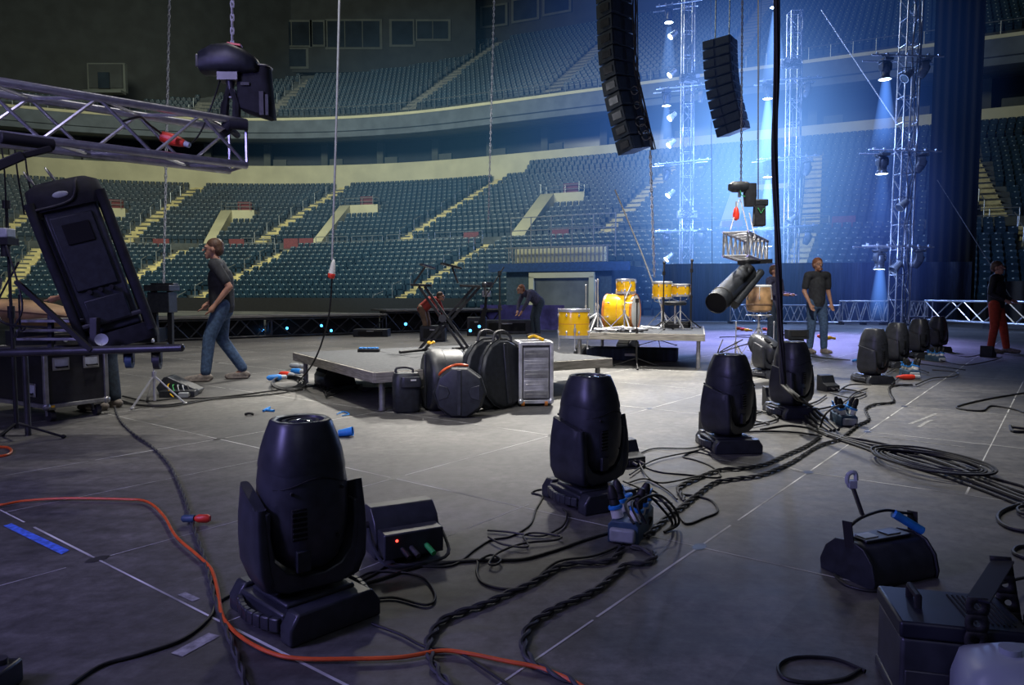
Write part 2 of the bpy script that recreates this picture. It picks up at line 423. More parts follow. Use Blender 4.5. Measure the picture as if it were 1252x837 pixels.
# vomitories: (t0, t1, r0, r1) in the middle tier; last one is the tunnel in the lower tier
VOM = [(-12.2, -8.2, 37.05, 43.6), (-25.4, -22.2, 37.05, 42.6), (9.8, 13.2, 37.05, 43.6), (-38.6, -36, 37.05, 42.6), (25.5, 29, 37.05, 43)]
TUN = (16.6, 22.6, 22.2, 28.6)
M['aisleu'] = mat('grey_upper_aisle', (.17, .17, .15), .8, var=.2)
k_ = 0
def stair(lo, hi, n, rowf, w, mt, lab, r_off=0):
    mb = MB(); mr = MB()
    for i in range(n):
        r, z = rowf(i); t = lo + (hi - lo) * i / (n - 1.)
        for h, (rr, zz) in enumerate(((r - .45, z + .02), (r - .02, z + .02 + (rowf(1)[1] - rowf(0)[1]) / 2))):
            sc_ = 1 if t >= 0 else 50. / rr
            q = [bowl(t - w / 2 * sc_, rr, 0), bowl(t + w / 2 * sc_, rr, 0), bowl(t + w / 2 * sc_, rr + .43, 0), bowl(t - w / 2 * sc_, rr + .43, 0)]
            mb.add([p + V((0, 0, zz - .3)) for p in q] + [p + V((0, 0, zz + .03)) for p in q], [[0, 3, 2, 1], [4, 5, 6, 7], [0, 1, 5, 4], [1, 2, 6, 5], [2, 3, 7, 6], [3, 0, 4, 7]])
        if i % 2 == 0 and i < n - 1:
            for sg in (1, ):
                p = bowl(t - sg * w * .55, r - .3, z); mr.tube([p, p + V((0, 0, 1.0))], .03, 5)
                r2, z2 = rowf(i + 1); p2 = bowl(t - sg * w * .55, r2 - .1, z2); mr.tube([p + V((0, 0, 1)), p2 + V((0, 0, .95))], .03, 5)
    th = thing('aisle_stair', lab, 'stairs'); mb.build('steps', mt, th); mr.build('handrail', 'rail', th)
    return th
nm = ['far left', 'second from left', 'third from left', 'fourth from left', 'fifth from left', 'sixth from left', 'far right']
for i, (a, b) in enumerate(AIS_L):
    s_ = stair(a, b, 14, row_l, 1.1, 'aisle', 'yellow stepped aisle through the lower seating tier, %s' % (nm[i] if i < 5 else 'far right')); s_['kind'] = 'structure'
for i, (a, b) in enumerate(AIS_M):
    s_ = stair(a, b, 15, row_m, 1.1, 'aisle', 'yellow stepped aisle through the middle seating tier, %s' % nm[i]); s_['kind'] = 'structure'
for i, (a, b) in enumerate(AIS_U):
    s_ = stair(a, b, 22 if a > -20 else (12 if a > -25 else 4), row_u, 1.5, 'aisleu', 'grey stepped aisle through the upper balcony seating, %s' % (nm[i] if i < 5 else 'far right')); s_['kind'] = 'structure'

def bl_at(A, r, r0, r1): # aisle t at radius r
    return A[0] + (A[1] - A[0]) * min(1, max(0, (r - r0) / (r1 - r0)))
for i, (t0, t1, r0, r1) in enumerate(VOM):
    th = thing('vomitory', ['cream walled entrance stair, its slanting parapet just left of the keyboard stand chain', 'small cream walled entrance above the walking man', 'cream walled entrance with railed landing above the drum kit', 'cream walled entrance at far left behind the tilted cabinet', 'dim cream walled entrance behind the middle light tower', 'dark cream walled entrance right of the right light tower'][i], 'entrance'); th['kind'] = 'structure'
    mb = MB(); ztop = row_m(int((r1 - 37.5) / .85))[1]
    for t in (t0, ):
        v = []
        for tt in (t - .2, t + 1.0):
            v += [bowl(tt, r0, 4.9), bowl(tt, r1, 4.9), bowl(tt, r1, ztop + .75), bowl(tt, r1 - .8, ztop + .75), bowl(tt, r0 + .3, 5.9), bowl(tt, r0, 5.6)]
        mb.add(v, [[0, 1, 2, 3, 4, 5], [11, 10, 9, 8, 7, 6]] + [[a, (a + 1) % 6, (a + 1) % 6 + 6, a + 6] for a in range(6)])
    ra = r1 - .8
    v = [bowl(t0 + .9, ra, 4.9), bowl(t1 + .3, ra, 4.9), bowl(t1 + .3, ra, ztop + .75), bowl(t0 + .9, ra, ztop + .75)]
    v += [bowl(t0 + .9, r1, 4.9), bowl(t1 + .3, r1, 4.9), bowl(t1 + .3, r1, ztop + .75), bowl(t0 + .9, r1, ztop + .75)]
    mb.add(v, [[0, 1, 2, 3], [7, 6, 5, 4], [0, 4, 5, 1], [1, 5, 6, 2], [2, 6, 7, 3], [3, 7, 4, 0]])
    mb.build('parapet', 'cream', th)
    mb = MB(); c = bowl((t0 + t1) / 2 + .4, r1 + .3, ztop + 1.2); mb.box(c, (1.3, .12, .9), MX.Rotation(face(t0), 3, 'Z')); mb.build('door_panel', 'maroon', th)
    mr = MB(); za = ztop + .8
    pts = [bowl(t0, r1 - 1.2, za + .7), bowl(t0, r1, za + .7), bowl((t0 + t1) / 2, r1, za + .7), bowl(t1, r1, za + .7), bowl(t1, r1 - 1.2, za + .7)]
    for h in (0, -.35): mr.tube([p + V((0, 0, h)) for p in pts], .035, 5)
    for p in pts: mr.tube([p, p - V((0, 0, .75))], .035, 5)
    mr.build('railing', 'rail', th)
# walkway front railings with maroon cloths
t = -44.
wi = 0
while t < 46:
    if not any(min(a) - 1.5 < t < max(a) + 2 for a in AIS_L):
        mr = MB(); L = 4.2
        for q in range(4):
            p = bowl(t + q * L / 3, 35.1, 4.9); mr.tube([p, p + V((0, 0, 1.0))], .03, 5)
        for h in (1.0, .6): mr.tube([bowl(t + q * L / 3, 35.1, 4.9 + h) for q in range(4)], .03, 5)
        o = mr.build('railing', 'rail'); tag(o, 'grey tubular railing along the cross aisle between seating tiers', 'railing', 'railings along the cross aisle'); wi += 1
    t += 4.8
for t in (-29.5, -20.5, -13.6, -11.6, 7.3, 14.6, 33, 26.5):
    mb = MB(); mb.box(bowl(t, 35.0, 5.4), (1.3, .08, .85), MX.Rotation(face(t), 3, 'Z'))
    o = mb.build('cloth_banner', 'maroon'); tag(o, 'plain maroon cloth panel on the cross aisle railing', 'banner', 'maroon panels on the cross aisle railing')
# balcony front railing
mr = MB(); tt = -60
while tt < 60:
    p = bowl(tt, 46.1, 18.5); mr.tube([p, p + V((0, 0, 1.0))], .035, 4); tt += 1.5
for h in (1.0, ): mr.tube([bowl(t, 46.1, 18.5 + h) for t in TS], .03, 4)
tag(mr.build('trim_7', 'rail'), kind='structure')
# ---- seats
def seat_geo():
    m = MB()
    # back: curved, rounded top
    pts = []
    for x in (-.235, -.13, 0, .13, .235):
        d = .03 * (x / .235) ** 2; top = .82 - .035 * (x / .235) ** 2
        pts.append((x, -d, .36, top))
    vs = []
    for x, d, zb, zt in pts: vs += [(x, d + .12, zb), (x, d + .2, zt), (x, d + .23, zt - .01)]
    fs = []
    for i in range(4):
        a = i * 3; fs += [[a, a + 3, a + 4, a + 1], [a + 1, a + 4, a + 5, a + 2]]
    m.add(vs, fs)
    # tipped-up seat pan
    m.add([(-.21, .02, .40), (.21, .02, .40), (.2, .0, .68), (-.2, .0, .68), (-.21, .1, .40), (.21, .1, .40), (.2, .06, .7), (-.2, .06, .7)], [[0, 1, 2, 3], [3, 2, 6, 7], [0, 3, 7, 4], [1, 5, 6, 2], [0, 4, 5, 1]])
    m.add([(-.2, .1, 0), (.2, .1, 0), (.2, .1, .4), (-.2, .1, .4)], [[0, 1, 2, 3]])
    m.m = 1
    m.add([(-.04, .165, .73), (.04, .165, .73), (.04, .175, .785), (-.04, .175, .785)], [[0, 1, 2, 3]])
    return m
SG = seat_geo()
seats = []
def fill(rowf, n, ais, r0, r1, tier):
    for i in range(n):
        r, z = rowf(i); t = -60.
        while t < 62:
            st = .54 * (50. / r if t < 0 else 1); t += st
            if tier == 'u' and r + .3 > rb(t): continue
            w = .85 * (50. / r if t < 0 else 1)
            if any(abs(t - bl_at(A, r, r0, r1)) < w for A in ais): continue
            if tier == 'm' and any(v[0] - .5 < t < v[0] + 1.3 and r < v[3] - .2 for v in VOM): continue
            if tier == 'm' and any(v[0] - .5 < t < v[1] + .3 and v[3] - 1.2 < r < v[3] + 1.2 for v in VOM): continue
            if tier == 'l' and TUN[0] - .4 < t < TUN[1] + .4 and r < TUN[3] + .4: continue
            p = bowl(t, r, z)
            X = 626 + F * p.x / max(p.y, .1)
            if p.y < 5 or X < -90 or X > 1340: continue
            seats.append((p, face(t), tier, X, 360 - (p.z + .6 - HC) * F / p.y))
fill(row_l, 14, AIS_L, 23, 34, 'l'); fill(row_m, 15, AIS_M, 37.5, 49.4, 'm'); fill(row_u, 23, AIS_U, 46.9, 65, 'u')
# two further rows where the middle tier climbs into the cream wall
for k in range(3):
    for q in range(105):
        t = 5.4 + q * .54 + k * .1
        r, z = 49.6 + .01 * k, 12.1 + .45 * k
        if t > 60: continue
        p = bowl(t, 49.4 - .3 + .3 * k, z); X = 626 + F * p.x / p.y
        if X < 1340: seats.append((p, face(t), 'm', X, 0))
def clear(s):
    p, rz, tier, X, Y = s
    if tier != 'l' or not (200 < X < 1100): return False
    if X > 690: return Y < 322 and not 735 < X < 860
    if 470 < X < 640: return Y < 318
    return Y < 374
front = sorted([s for s in seats if clear(s)], key=lambda s: s[0].length)[:300]
fs_ = set(id(s) for s in front)
sm = SG.build('stadium_seat', ['seat', 'plate_n']); first = True
for s in front:
    o = sm if first else sm.copy()
    if not first: COL.objects.link(o)
    first = False
    o.location = s[0]; o.rotation_euler = (0, 0, s[1])
    tag(o, 'dark teal tip-up stadium seat in the lower tier behind the stage', 'seat', 'teal seats of the lower tier')
rest = [s for s in seats if id(s) not in fs_]
print('SEATS', len(seats), len(front))
for tier, lab in (('l', 'rows of dark teal stadium seats filling the lower tier'), ('m', 'rows of dark teal stadium seats filling the middle tier'), ('u', 'rows of dark blue stadium seats filling the upper balcony')):
    V0 = SG.v; F0 = SG.f; mi0 = SG.mi; vs = []; fs = []; mi = []
    for p, rz, tr, X, Y in rest:
        if tr != tier: continue
        c, s_ = math.cos(rz), math.sin(rz); o = len(vs)
        vs += [(p.x + c * x - s_ * y, p.y + s_ * x + c * y, p.z + z) for x, y, z in V0]
        fs += [[i + o for i in f] for f in F0]; mi += mi0
    me = bpy.data.meshes.new('stadium_seating'); me.from_pydata(vs, [], fs); me.update()
    me.materials.append(M['seat']); me.materials.append(M['plate_n']); me.polygons.foreach_set('material_index', mi)
    o = bpy.data.objects.new('stadium_seating', me); COL.objects.link(o); tag(o, lab, 'seating', kind='stuff')
# ---- tunnel mouth in the lower tier behind the drums
th = thing('tunnel_entrance', 'grey framed tunnel doorway under a slatted rail, behind the drum kit', 'doorway'); th['kind'] = 'structure'
def tb(mb, t, r, z, d): mb.box(bowl(t, r, z), d, MX.Rotation(face(t), 3, 'Z'))
mb = MB(); t0, t1, r0, r1 = TUN; tm = (t0 + t1) / 2
M['tunnelw'] = mat('blue_grey_tunnel', (.04, .07, .1), .8, var=.2)
tb(mb, tm, 25.4, 1.35, (t1 - t0, 6.2, 2.7)); mb.build('block', 'tunnelw', th)
mb = MB(); W = 3.4
for s_ in (-1, 1): tb(mb, tm + .3 + s_ * W / 2, 22.15, 1.0, (.28, .2, 2.1))
tb(mb, tm + .3, 22.15, 2.12, (W + .28, .2, .28)); mb.build('door_frame', 'cream', th)
mb = MB(); tb(mb, tm + .3, 22.22, 1.0, (W - .28, .1, 2.0)); mb.build('door_panel', mat('grey_doorway', (.13, .14, .13), .8, var=.3, scale=1), th)
mb = MB(); tb(mb, tm, 22.15, 2.55, (t1 - t0 + 2, .15, .45)); mb.build('blue_beam', mat('blue_beam', (.02, .06, .16), .5, var=.2), th)
mb = MB(); tb(mb, tm, 22.6, 3.2, (t1 - t0 - .8, .1, .75)); mb.build('back_board', 'cream', th)
mb = MB()
for q in range(26): tb(mb, t0 + .2 + (t1 - t0 - .4) * q / 25, 22.2, 3.2, (.06, .06, .9))
tb(mb, tm, 22.2, 3.62, (t1 - t0, .07, .07)); 
for q in range(6): tb(mb, t0 + (t1 - t0) * q / 5, 22.9, 4.2, (.05, .05, 2.2))
tb(mb, tm, 22.9, 5.3, (t1 - t0, .05, .05)); tb(mb, tm, 22.9, 4.6, (t1 - t0, .05, .05)); mb.build('railing', 'rail', th)
# ---- low front wall of the stands
b = MB(); strip(b, [(22.38, 0), (22.38, .9), (22.5, .9), (22.5, 0)], [t for t in TS if t < TUN[0] - 1] ); tag(b.build('wall_front', 'black'), kind='structure')
b = MB(); strip(b, [(22.38, 0), (22.38, .9), (22.5, .9), (22.5, 0)], [t for t in TS if t > TUN[1] + 1]); tag(b.build('wall_front.001', 'black'), kind='structure')
M['drapek'] = mat('black_drape', (.003, .003, .004), .95)
# drapes behind the light towers
def drape(name, A, B, z0, z1, label, mt, n=90, amp=.08):
    mb = MB(); A, B = V(A), V(B); d = (B - A); L = d.length; nn = V((-d.y, d.x, 0)).normalized(); vs = []
    for i in range(n + 1):
        q = A + d * i / n + nn * (amp * math.sin(i * 1.15) + .4 * amp * math.sin(i * .37 + 1)); vs += [V((q.x, q.y, z0)), V((q.x, q.y, z1))]
    mb.add(vs, [[2 * i, 2 * i + 2, 2 * i + 3, 2 * i + 1] for i in range(n)])
    o = mb.build(name, mt, ang=80); return tag(o, label, 'drape')
drape('stage_drape', (6.2, 29.5, 0), (17.5, 27.5, 0), .02, 2.35, 'low navy drape closing the stage behind the light towers', 'clothb')
drape('stage_drape', (16.2, 28.3, 0), (17.8, 27.8, 0), .02, 18, 'tall black drape hanging right of the right light tower', 'drapek', 30, .05)
drape('stage_drape', (17.9, 27.2, 0), (27, 22, 0), .02, 1.6, 'low black drape behind the right barrier truss', 'black')
drape('stage_drape', (-1.0, 22.6, 0), (1.6, 22.0, 0), .02, .78, 'short violet-lit drape between microphone stand and yellow floor tom', 'violet', 30, .04)
# ================================================================ MOVING HEADS
def moving_head(name, label, lit=False):
    r = thing(name, label, 'stage light')
    # base: plate, two chamfered side rails, a bowed carrying handle on each end
    b = MB(); b.box((0, 0, .05), (.32, .30, .07)); b.box((0, 0, .09), (.26, .24, .02))
    for s in (-1, 1):
        b.prism([(-.17, 0), (.17, 0), (.17, .055), (.14, .1), (-.14, .1), (-.17, .055)], s * .215, s * .145, 'y')
    b.build('base', 'plastic', r, .008)
    for s in (-1, 1):
        h = MB(); q = [(s * (.165 + .035 * math.sin(PI * k / 8)), -.14 + .28 * k / 8, .05) for k in range(9)]
        for A, B in zip(q[:-1], q[1:]): h.bar(A, B, .022, .045)
        h.build('handle', 'plastic', r, .005)
    t = MB(); t.lathe([(.1, .095), (.1, .118), (.085, .125)], 28); t.build('turntable', 'black', r)
    # yoke: a solid cradle under the head and two broad arms with slanting tops
    y = MB()
    U = [(-.172, .40), (-.18, .3), (-.178, .2), (-.15, .145), (-.1, .12), (.1, .12), (.15, .145), (.178, .2), (.18, .3), (.172, .40), (.152, .40), (.153, .32), (.14, .235), (.1, .19), (.04, .17), (-.04, .17), (-.1, .19), (-.14, .235), (-.153, .32), (-.152, .40)]
    y.loft([[V((u * k, w * .115, z)) for u, z in U] for w, k in ((-1, .985), (-.8, 1.), (0, 1.01), (.8, 1.), (1, .985))])
    y.build('yoke_crossbar', 'plastic', r, .006)
    for s in (-1, 1):
        a = MB(); R = []
        for z, wy, x0, x1 in ((.118, .09, .09, .15), (.14, .112, .12, .178), (.2, .124, .147, .2), (.28, .124, .155, .205), (.36, .117, .157, .204), (.41, .11, .157, .2)):
            cx = (x0 + x1) / 2; hx = (x1 - x0) / 2
            R.append([V((s * p.x, p.y, p.z)) for p in supell(hx, wy, z, 28, 4.5, cx)])
        top = [V((s * p.x, p.y, .435 - s * p.y * .3)) for p in supell(.019, .1, 0, 28, 4.5, .178)]
        R.append(top); a.loft(R)
        am = a.build('yoke_arm', 'plastic', r, 0, 50)
        for q in (-1, 1):
            g = MB(); g.tube([(s * .178, q * .116, .22), (s * .172, q * .11, .33), (s * .172, q * .104, .41)], .004, 5)
            g.build('arm_ridge', 'plastic2', am)
        c = MB(); c.cyl((s * .13, 0, .34), (s * .165, 0, .34), .06, n=20); c.build('pivot', 'black', am)
    # head
    h = MB(); prof = [(.178, .05, .07), (.19, .085, .115), (.215, .112, .142), (.26, .134, .158), (.33, .148, .168), (.4, .152, .171), (.47, .15, .167), (.535, .1425, .156)]
    h.loft([supell(a, b, z, 36, 2.5) for z, a, b in prof])
    hd = h.build('head', 'plastic', r, 0, 60)
    c = MB(); prof = [(.54, .1445, .1585), (.545, .145, .159), (.58, .136, .148), (.62, .123, .132), (.655, .11, .117), (.672, .104, .108), (.678, .098, .102), (.676, .082, .084), (.662, .078, .08), (.655, .077, .078)]
    if lit: prof = [(.54, .1445, .1585), (.545, .146, .16), (.58, .15, .158), (.62, .165, .168), (.66, .2, .2), (.70, .225, .225), (.715, .23, .23), (.715, .215, .215), (.70, .212, .212), (.695, .21, .21)]
    R = [supell(a, b, z - (.012 if i < 2 else 0), 36, (2.6 if i < 7 else 2.1) if not lit else max(2, 2.6 - .15 * i)) for i, (z, a, b) in enumerate(prof)]
    # lower lip of the cowl dips at the front and back
    for i in range(3):
        for p in R[i]: p.z -= .02 * (abs(p.y) / .15) * (1 - i / 3.)
    c.loft(R); cw = c.build('front_cowl', 'plastic', r, 0, 50)
    l = MB(); l.lathe([(.055, .652), (.066, .658), (.066, .672), (.056, .672), (.05, .664), (.0001, .669)], 28)
    l.build('lens_ring', 'black', cw)
    l = MB(); l.lathe([(.052, .665), (.035, .6725), (.0001, .6755)] if not lit else [(.212, .705), (.19, .714), (.0001, .718)], 24)
    l.build('lens', 'lens_lit' if lit else 'lens', cw)
    for s in (-1, 1):
        v = MB(); v.box((s * .02 + .05, s * .162, .36), (.055, .012, .105)); v.build('vent', 'void', hd, .004)
        sl = MB()
        for k in range(6): sl.box((s * .02 + .05, s * .169, .318 + k * .017), (.05, .004, .005))
        sl.build('vent_slat', 'plastic', hd)
        k = MB(); k.box((s * .02 + .035, s * .1515, .235), (.05, .02, .07)); k.build('access_panel', 'plastic2', hd, .004)
        for x, z in ((-.09, .46), (.09, .46), (-.07, .3)):
            w = MB(); yy = s * .166 * (1 - abs(x) ** 2 * 10); w.cyl((x, yy - s * .008, z), (x, yy + s * .005, z), .006, n=8)
            w.build('screw', 'black', hd)
        g = MB(); q = []
        for i in range(13):
            x = -.135 + .27 * i / 12; n_ = 2.5; yy = (.1645) * (1 - (abs(x) / .149) ** n_) ** (1 / n_)
            q.append((x, s * (yy + .002), .485 + .02 * math.cos(x * 20)))
        g.tube(q, .0022, 5); g.build('seam', 'black', hd)
    KX = MX.Diagonal((.94, .97, 1, 1))
    for ch in r.children_recursive:
        if ch.name.split('.')[0] not in ('base', 'handle'): ch.data.transform(KX)
    return r
MH = moving_head('moving_head', 'x')
Gp = lambda x, y: G(x, y)
def dist(c, D): # put it D metres away along the pixel column
    return V(((c - 626) / F * D, D, 0))
heads = [
 ((365), 2.44, 152, 'large black moving head light, nearest the camera, lens pointing up'),
 (722, 3.78, 158, 'black moving head light standing behind the blue socket box'),
 (893, 5.12, 160, 'black moving head light, third from the camera, beside the stage centre'),
 (970, 6.52, 165, 'black moving head light with the hanging cable bundle passing in front'),
 (1069, 9.0, 168, 'black moving head light behind the red connector on the right'),
 (1097, 10.9, 170, 'black moving head light second in the right far group'),
 (1124, 12.6, 172, 'black moving head light third in the right far group'),
 (1147, 14.0, 174, 'farthest black moving head light at the dark right side')]
for i, (px, D, rz, lab) in enumerate(heads):
    loc = dist(px, D); o = MH if i == 0 else dup(MH)
    o.location = loc; o.rotation_euler = (0, 0, math.radians(rz)); o['label'] = lab; o['group'] = 'black moving head lights standing on the floor'
# base twisted independently of the yoke
def twist(o, a, names=('base', 'handle', 'rubber_foot')):
    for ch in o.children:
        if ch.name.split('.')[0] in names: ch.rotation_euler = (0, 0, math.radians(a))
def tilt(o, a, names=('head', 'front_cowl')):
    for ch in o.children:
        if ch.name.split('.')[0] in names:
            c = V((0, 0, .34)); R = MX.Rotation(math.radians(a), 3, 'X'); ch.rotation_euler = R.to_euler(); ch.location = c - R @ c
allheads = [MH] + [o for o in COL.objects if o.name.startswith('moving_head.')]
# yaw of yoke: arm axis runs from near left to far right
for o, rz, tw in zip(allheads, (36, 42, 42, 38, 40, 38, 34, 32), (10, -14, -38, -30, -36, -34, -30, -30)):
    o.rotation_euler = (0, 0, math.radians(rz + 180)); twist(o, tw)
# the one bowed over between the third and fourth
o = dup(MH, dist(941, 9.6), math.radians(200), 'black moving head with its head tipped sideways, between drum stand and taller heads', 'black moving head lights standing on the floor'); tilt(o, 65); twist(o, 0)
# ================================================================ TRUSS
def truss(parent, A, B, size, up=(0, 0, 1), n=6, r=.025, rb_=.011, mt='alu', h=None, flat=False, lace=None):
    A, B = V(A), V(B); d = B - A; L = d.length; d.normalize(); up = V(up)
    s = d.cross(up).normalized(); u = s.cross(d); h = h or size
    cs = [(-1, -1), (1, -1), (1, 1), (-1, 1)] if not flat else [(0, -1), (0, 1)]
    off = [s * (a * size / 2) + u * (b * h / 2) for a, b in cs]
    for q in off:
        m = MB(); m.cyl(A + q, B + q, r, n=10); m.build('chord', mt, parent)
    m = MB(); st = L / n; k = len(off)
    for f in range(k if not flat else 1):
        a, b = off[f], off[(f + 1) % k]
        if rb_ > .02 and False: pass
        for i in range(n):
            p, q = A + d * (st * i), A + d * (st * (i + 1)); mid = A + d * (st * (i + .5))
            if f % 2 == 0: m.cyl(p + a, mid + b, rb_, n=6); m.cyl(mid + b, q + a, rb_, n=6)
            else: m.cyl(p + b, mid + a, rb_, n=6); m.cyl(mid + a, q + b, rb_, n=6)
        m.cyl(A + a, A + b, rb_, n=6); m.cyl(B + a, B + b, rb_, n=6)
    m.build('lacing', lace or mt, parent)
def rungs(parent, A, B, size, n, mt='alu'):
    A, B = V(A), V(B); d = B - A
    for i in range(n + 1):
        m = MB(); c = A + d * i / n
        q = [c + V((a * size / 2, b * size / 2, 0)) for a, b in ((-1, -1), (1, -1), (1, 1), (-1, 1))]
        for j in range(4): m.cyl(q[j], q[(j + 1) % 4], .016, n=6)
        m.build('rung', mt, parent)
# light towers
MHL = moving_head('hanging_moving_head', 'x', True)
MHD = dup(MH); MHD.name = 'hanging_moving_head'; twist(MHD, 0)
used = {}
def hang(px, py, D, lit, a, label, tl=0, rz=180):
    src = MHL if lit else MHD
    if id(src) in used: o = dup(src)
    else: o = src; used[id(src)] = 1
    p = P(px, py, D)
    o.location = (p.x, p.y - .0, p.z - .10); o.rotation_euler = (PI, 0, math.radians(a)); o['label'] = label; o['group'] = 'moving heads hanging from the light towers'
    if tl: tilt(o, tl)
    m = MB()
    for s in (-.1, .1):
        m.tube([(s + .03 * math.cos(t), 0, -.058 + .03 * math.sin(t)) for t in [q * PI / 4 for q in range(9)]], .008, 6, True); m.cyl((s, 0, -.03), (s, 0, .02), .012)
    m.build('clamp', 'steel', o); return o
def tower(xb, xt, D, ytop, lab):
    t = thing('light_tower', lab, 'truss tower', (0, 0, 0), 0, 'blue lit truss towers at the back of the stage')
    A = V(((xb - 626) / F * D, D, 0.02)); p = P(xt, ytop, D); B = V((p.x, D, p.z))
    truss(t, A, B, .5, (0, 1, 0), 12, .03, .011, 'alu', None, False, 'lace'); rungs(t, A, B, .5, 14)
    m = MB(); m.box((A.x, A.y, .03), (.9, .9, .06)); m.build('base_plate', 'dsteel', t)
    return t, A, B
def cross(t, x0, y0, x1, y1, D):
    m = MB(); a, b = P(x0, y0, D - .34), P(x1, y1, D - .34); m.cyl(a, b, .033, n=10); m.cyl(a + V((0, .68, 0)), b + V((0, .68, 0)), .03, n=8)
    for k in range(7):
        q = a + (b - a) * (k + .5) / 7; m.box(q + V((0, 0, .03)), (.06, .1, .1))
    m.build('crossbar', 'alu', t)
T3, a3, b3 = tower(1098, 1117, 26, -40, 'blue lit truss tower on the right, with three full crossbars')
for y, xl, xr in ((68, 1066, 1154), (184, 1062, 1151), (301, 1054, 1142)): cross(T3, xl, y - 1, xr, y + 1, 26)
T2, a2, b2 = tower(966, 972, 33, 15, 'middle blue lit truss tower behind the hanging cable')
for y, xl, xr in ((97, 928, 1005), (193, 925, 1002), (278, 922, 1000)): cross(T2, xl, y + 2, xr, y - 3, 33)
T1, a1, b1_ = tower(838, 842, 35, -20, 'left blue lit truss tower behind the yellow snare drums')
for y, xl, xr in ((106, 802, 872), (198, 800, 870), (279, 801, 870)): cross(T1, xl, y + 3, xr, y - 4 + (6 if y > 250 else 0), 35)
cross(T1, 802, 8, 858, 0, 35)
hd = []
for (y, lits) in ((68, (1, 0)), (184, (1, 0)), (301, (1, 0))):
    for x, l in zip((1083, 1131), lits):
        w_ = {68: 'top', 184: 'middle', 301: 'lowest'}[y]; x -= {68: 0, 184: 4, 301: 7}[y]
        hang(x, y, 25.66, l, 10 if l else 70, ('lit moving head under the left end of the %s crossbar, right tower' if l else 'dark moving head under the right end of the %s crossbar, right tower') % w_, 0 if l else 25)
for y in (97, 193, 278):
    w_ = {97: 'top', 193: 'middle', 278: 'lowest'}[y]
    hang(939, y + 1, 32.66, 1, 10, 'lit moving head under the left end of the %s crossbar, middle tower' % w_); hang(988, y, 32.66, 0, 60, 'dark moving head under the right end of the %s crossbar, middle tower' % w_, 20)
for y in (106, 198, 279):
    w_ = {106: 'top', 198: 'middle', 279: 'lowest'}[y]
    hang(815, y + 2, 34.66, y == 106, 10, 'moving head under the left end of the %s crossbar, left tower' % w_, 0 if y == 106 else 30); hang(859, y - 1, 34.66, 0, 50, 'dark moving head under the right end of the %s crossbar, left tower' % w_, 20)
hang(948, -14, 33, 1, 0, 'lit moving head at the top of the picture left of the middle tower'); hang(818, 6, 34.8, 1, 0, 'lit moving head under the topmost bar of the left tower')
# small spot lamps clamped to the towers
def par(name, label, loc, aim, s=1., mt='steel', lit=True):
    t = thing(name, label, 'lamp', loc, 0, 'small flood lamps clamped to the towers')
    d = (V(aim) - V(loc)).normalized(); R = d.to_track_quat('Z', 'Y').to_matrix().to_4x4()
    m = MB(); m.T = R; m.lathe([(.05 * s, -.18 * s), (.09 * s, -.16 * s), (.1 * s, 0), (.13 * s, .12 * s), (.13 * s, .16 * s), (.115 * s, .16 * s), (.11 * s, .13 * s)], 16); m.build('can', mt, t)
    m = MB(); m.T = R; m.lathe([(.112 * s, .132 * s), (.0001, .14 * s)], 16); m.build('lens', 'lens_lit' if lit else 'lens', t)
    m = MB(); m.tube([(-.15 * s, 0, 0), (-.15 * s, 0, .2 * s), (.15 * s, 0, .2 * s), (.15 * s, 0, 0)], .012 * s, 6); m.build('bracket', 'dsteel', t)
    return t
for x, y, D, tw in ((823, 42, 34.6, 'left'), (822, 89, 34.6, 'left'), (822, 142, 34.6, 'left'), (821, 175, 34.6, 'left'), (820, 236, 34.6, 'left'), (818, 314, 34.6, 'left'), (1110, 92, 25.6, 'right'), (1104, 250, 25.6, 'right'), (1096, 326, 25.6, 'right'), (968, 268, 32.6, 'middle')):
    p = P(x, y, D); k = {42: 'uppermost', 89: 'second', 142: 'third', 175: 'fourth', 236: 'fifth', 314: 'lowest', 92: 'upper', 250: 'middle', 326: 'lower', 268: 'single'}[y]
    par('flood_lamp', '%s small silver flood lamp clamped to the %s light tower' % (k, tw), p, p + V((-1, -.3, -.9)), 1.3, 'steel', x < 900)
# control gear strapped on towers
for x, y, D, lab in ((843, 96, 34.5, 'left'), (965, 78, 32.5, 'middle'), (840, 262, 34.5, 'left lower')):
    p = P(x, y, D); t = thing('ballast_box', 'wired ballast box strapped to the %s tower' % lab, 'electrical box', p)
    m = MB(); m.box((0, 0, 0), (.9, .35, .35)); m.box((0, -.2, .05), (.7, .1, .2)); m.build('case', 'steel', t, .02)
    m = MB()
    for k in range(6):
        q = [V((random.uniform(-.5, .5), random.uniform(-.35, -.2), random.uniform(-.3, .35))) for _ in range(4)]; m.tube(spline(q, 5), .025, 5)
    m.build('wiring', 'rubberg', t)
# cables running down the towers
for (A, B, nm_) in ((a1, b1_, 'left'), (a2, b2, 'middle'), (a3, b3, 'right')):
    m = MB()
    for k in range(3):
        ox = random.uniform(-.2, .2); pts = []
        for i in range(22):
            q = A + (B - A) * i / 21; pts.append(q + V((ox + random.uniform(-.08, .08), -.3 + random.uniform(-.05, .05), .03)))
        m.tube(spline(pts, 3), .022, 5)
    tag(m.build('tower_cable', 'rubberg'), 'loose power cables tied down the %s light tower' % nm_, 'cable')
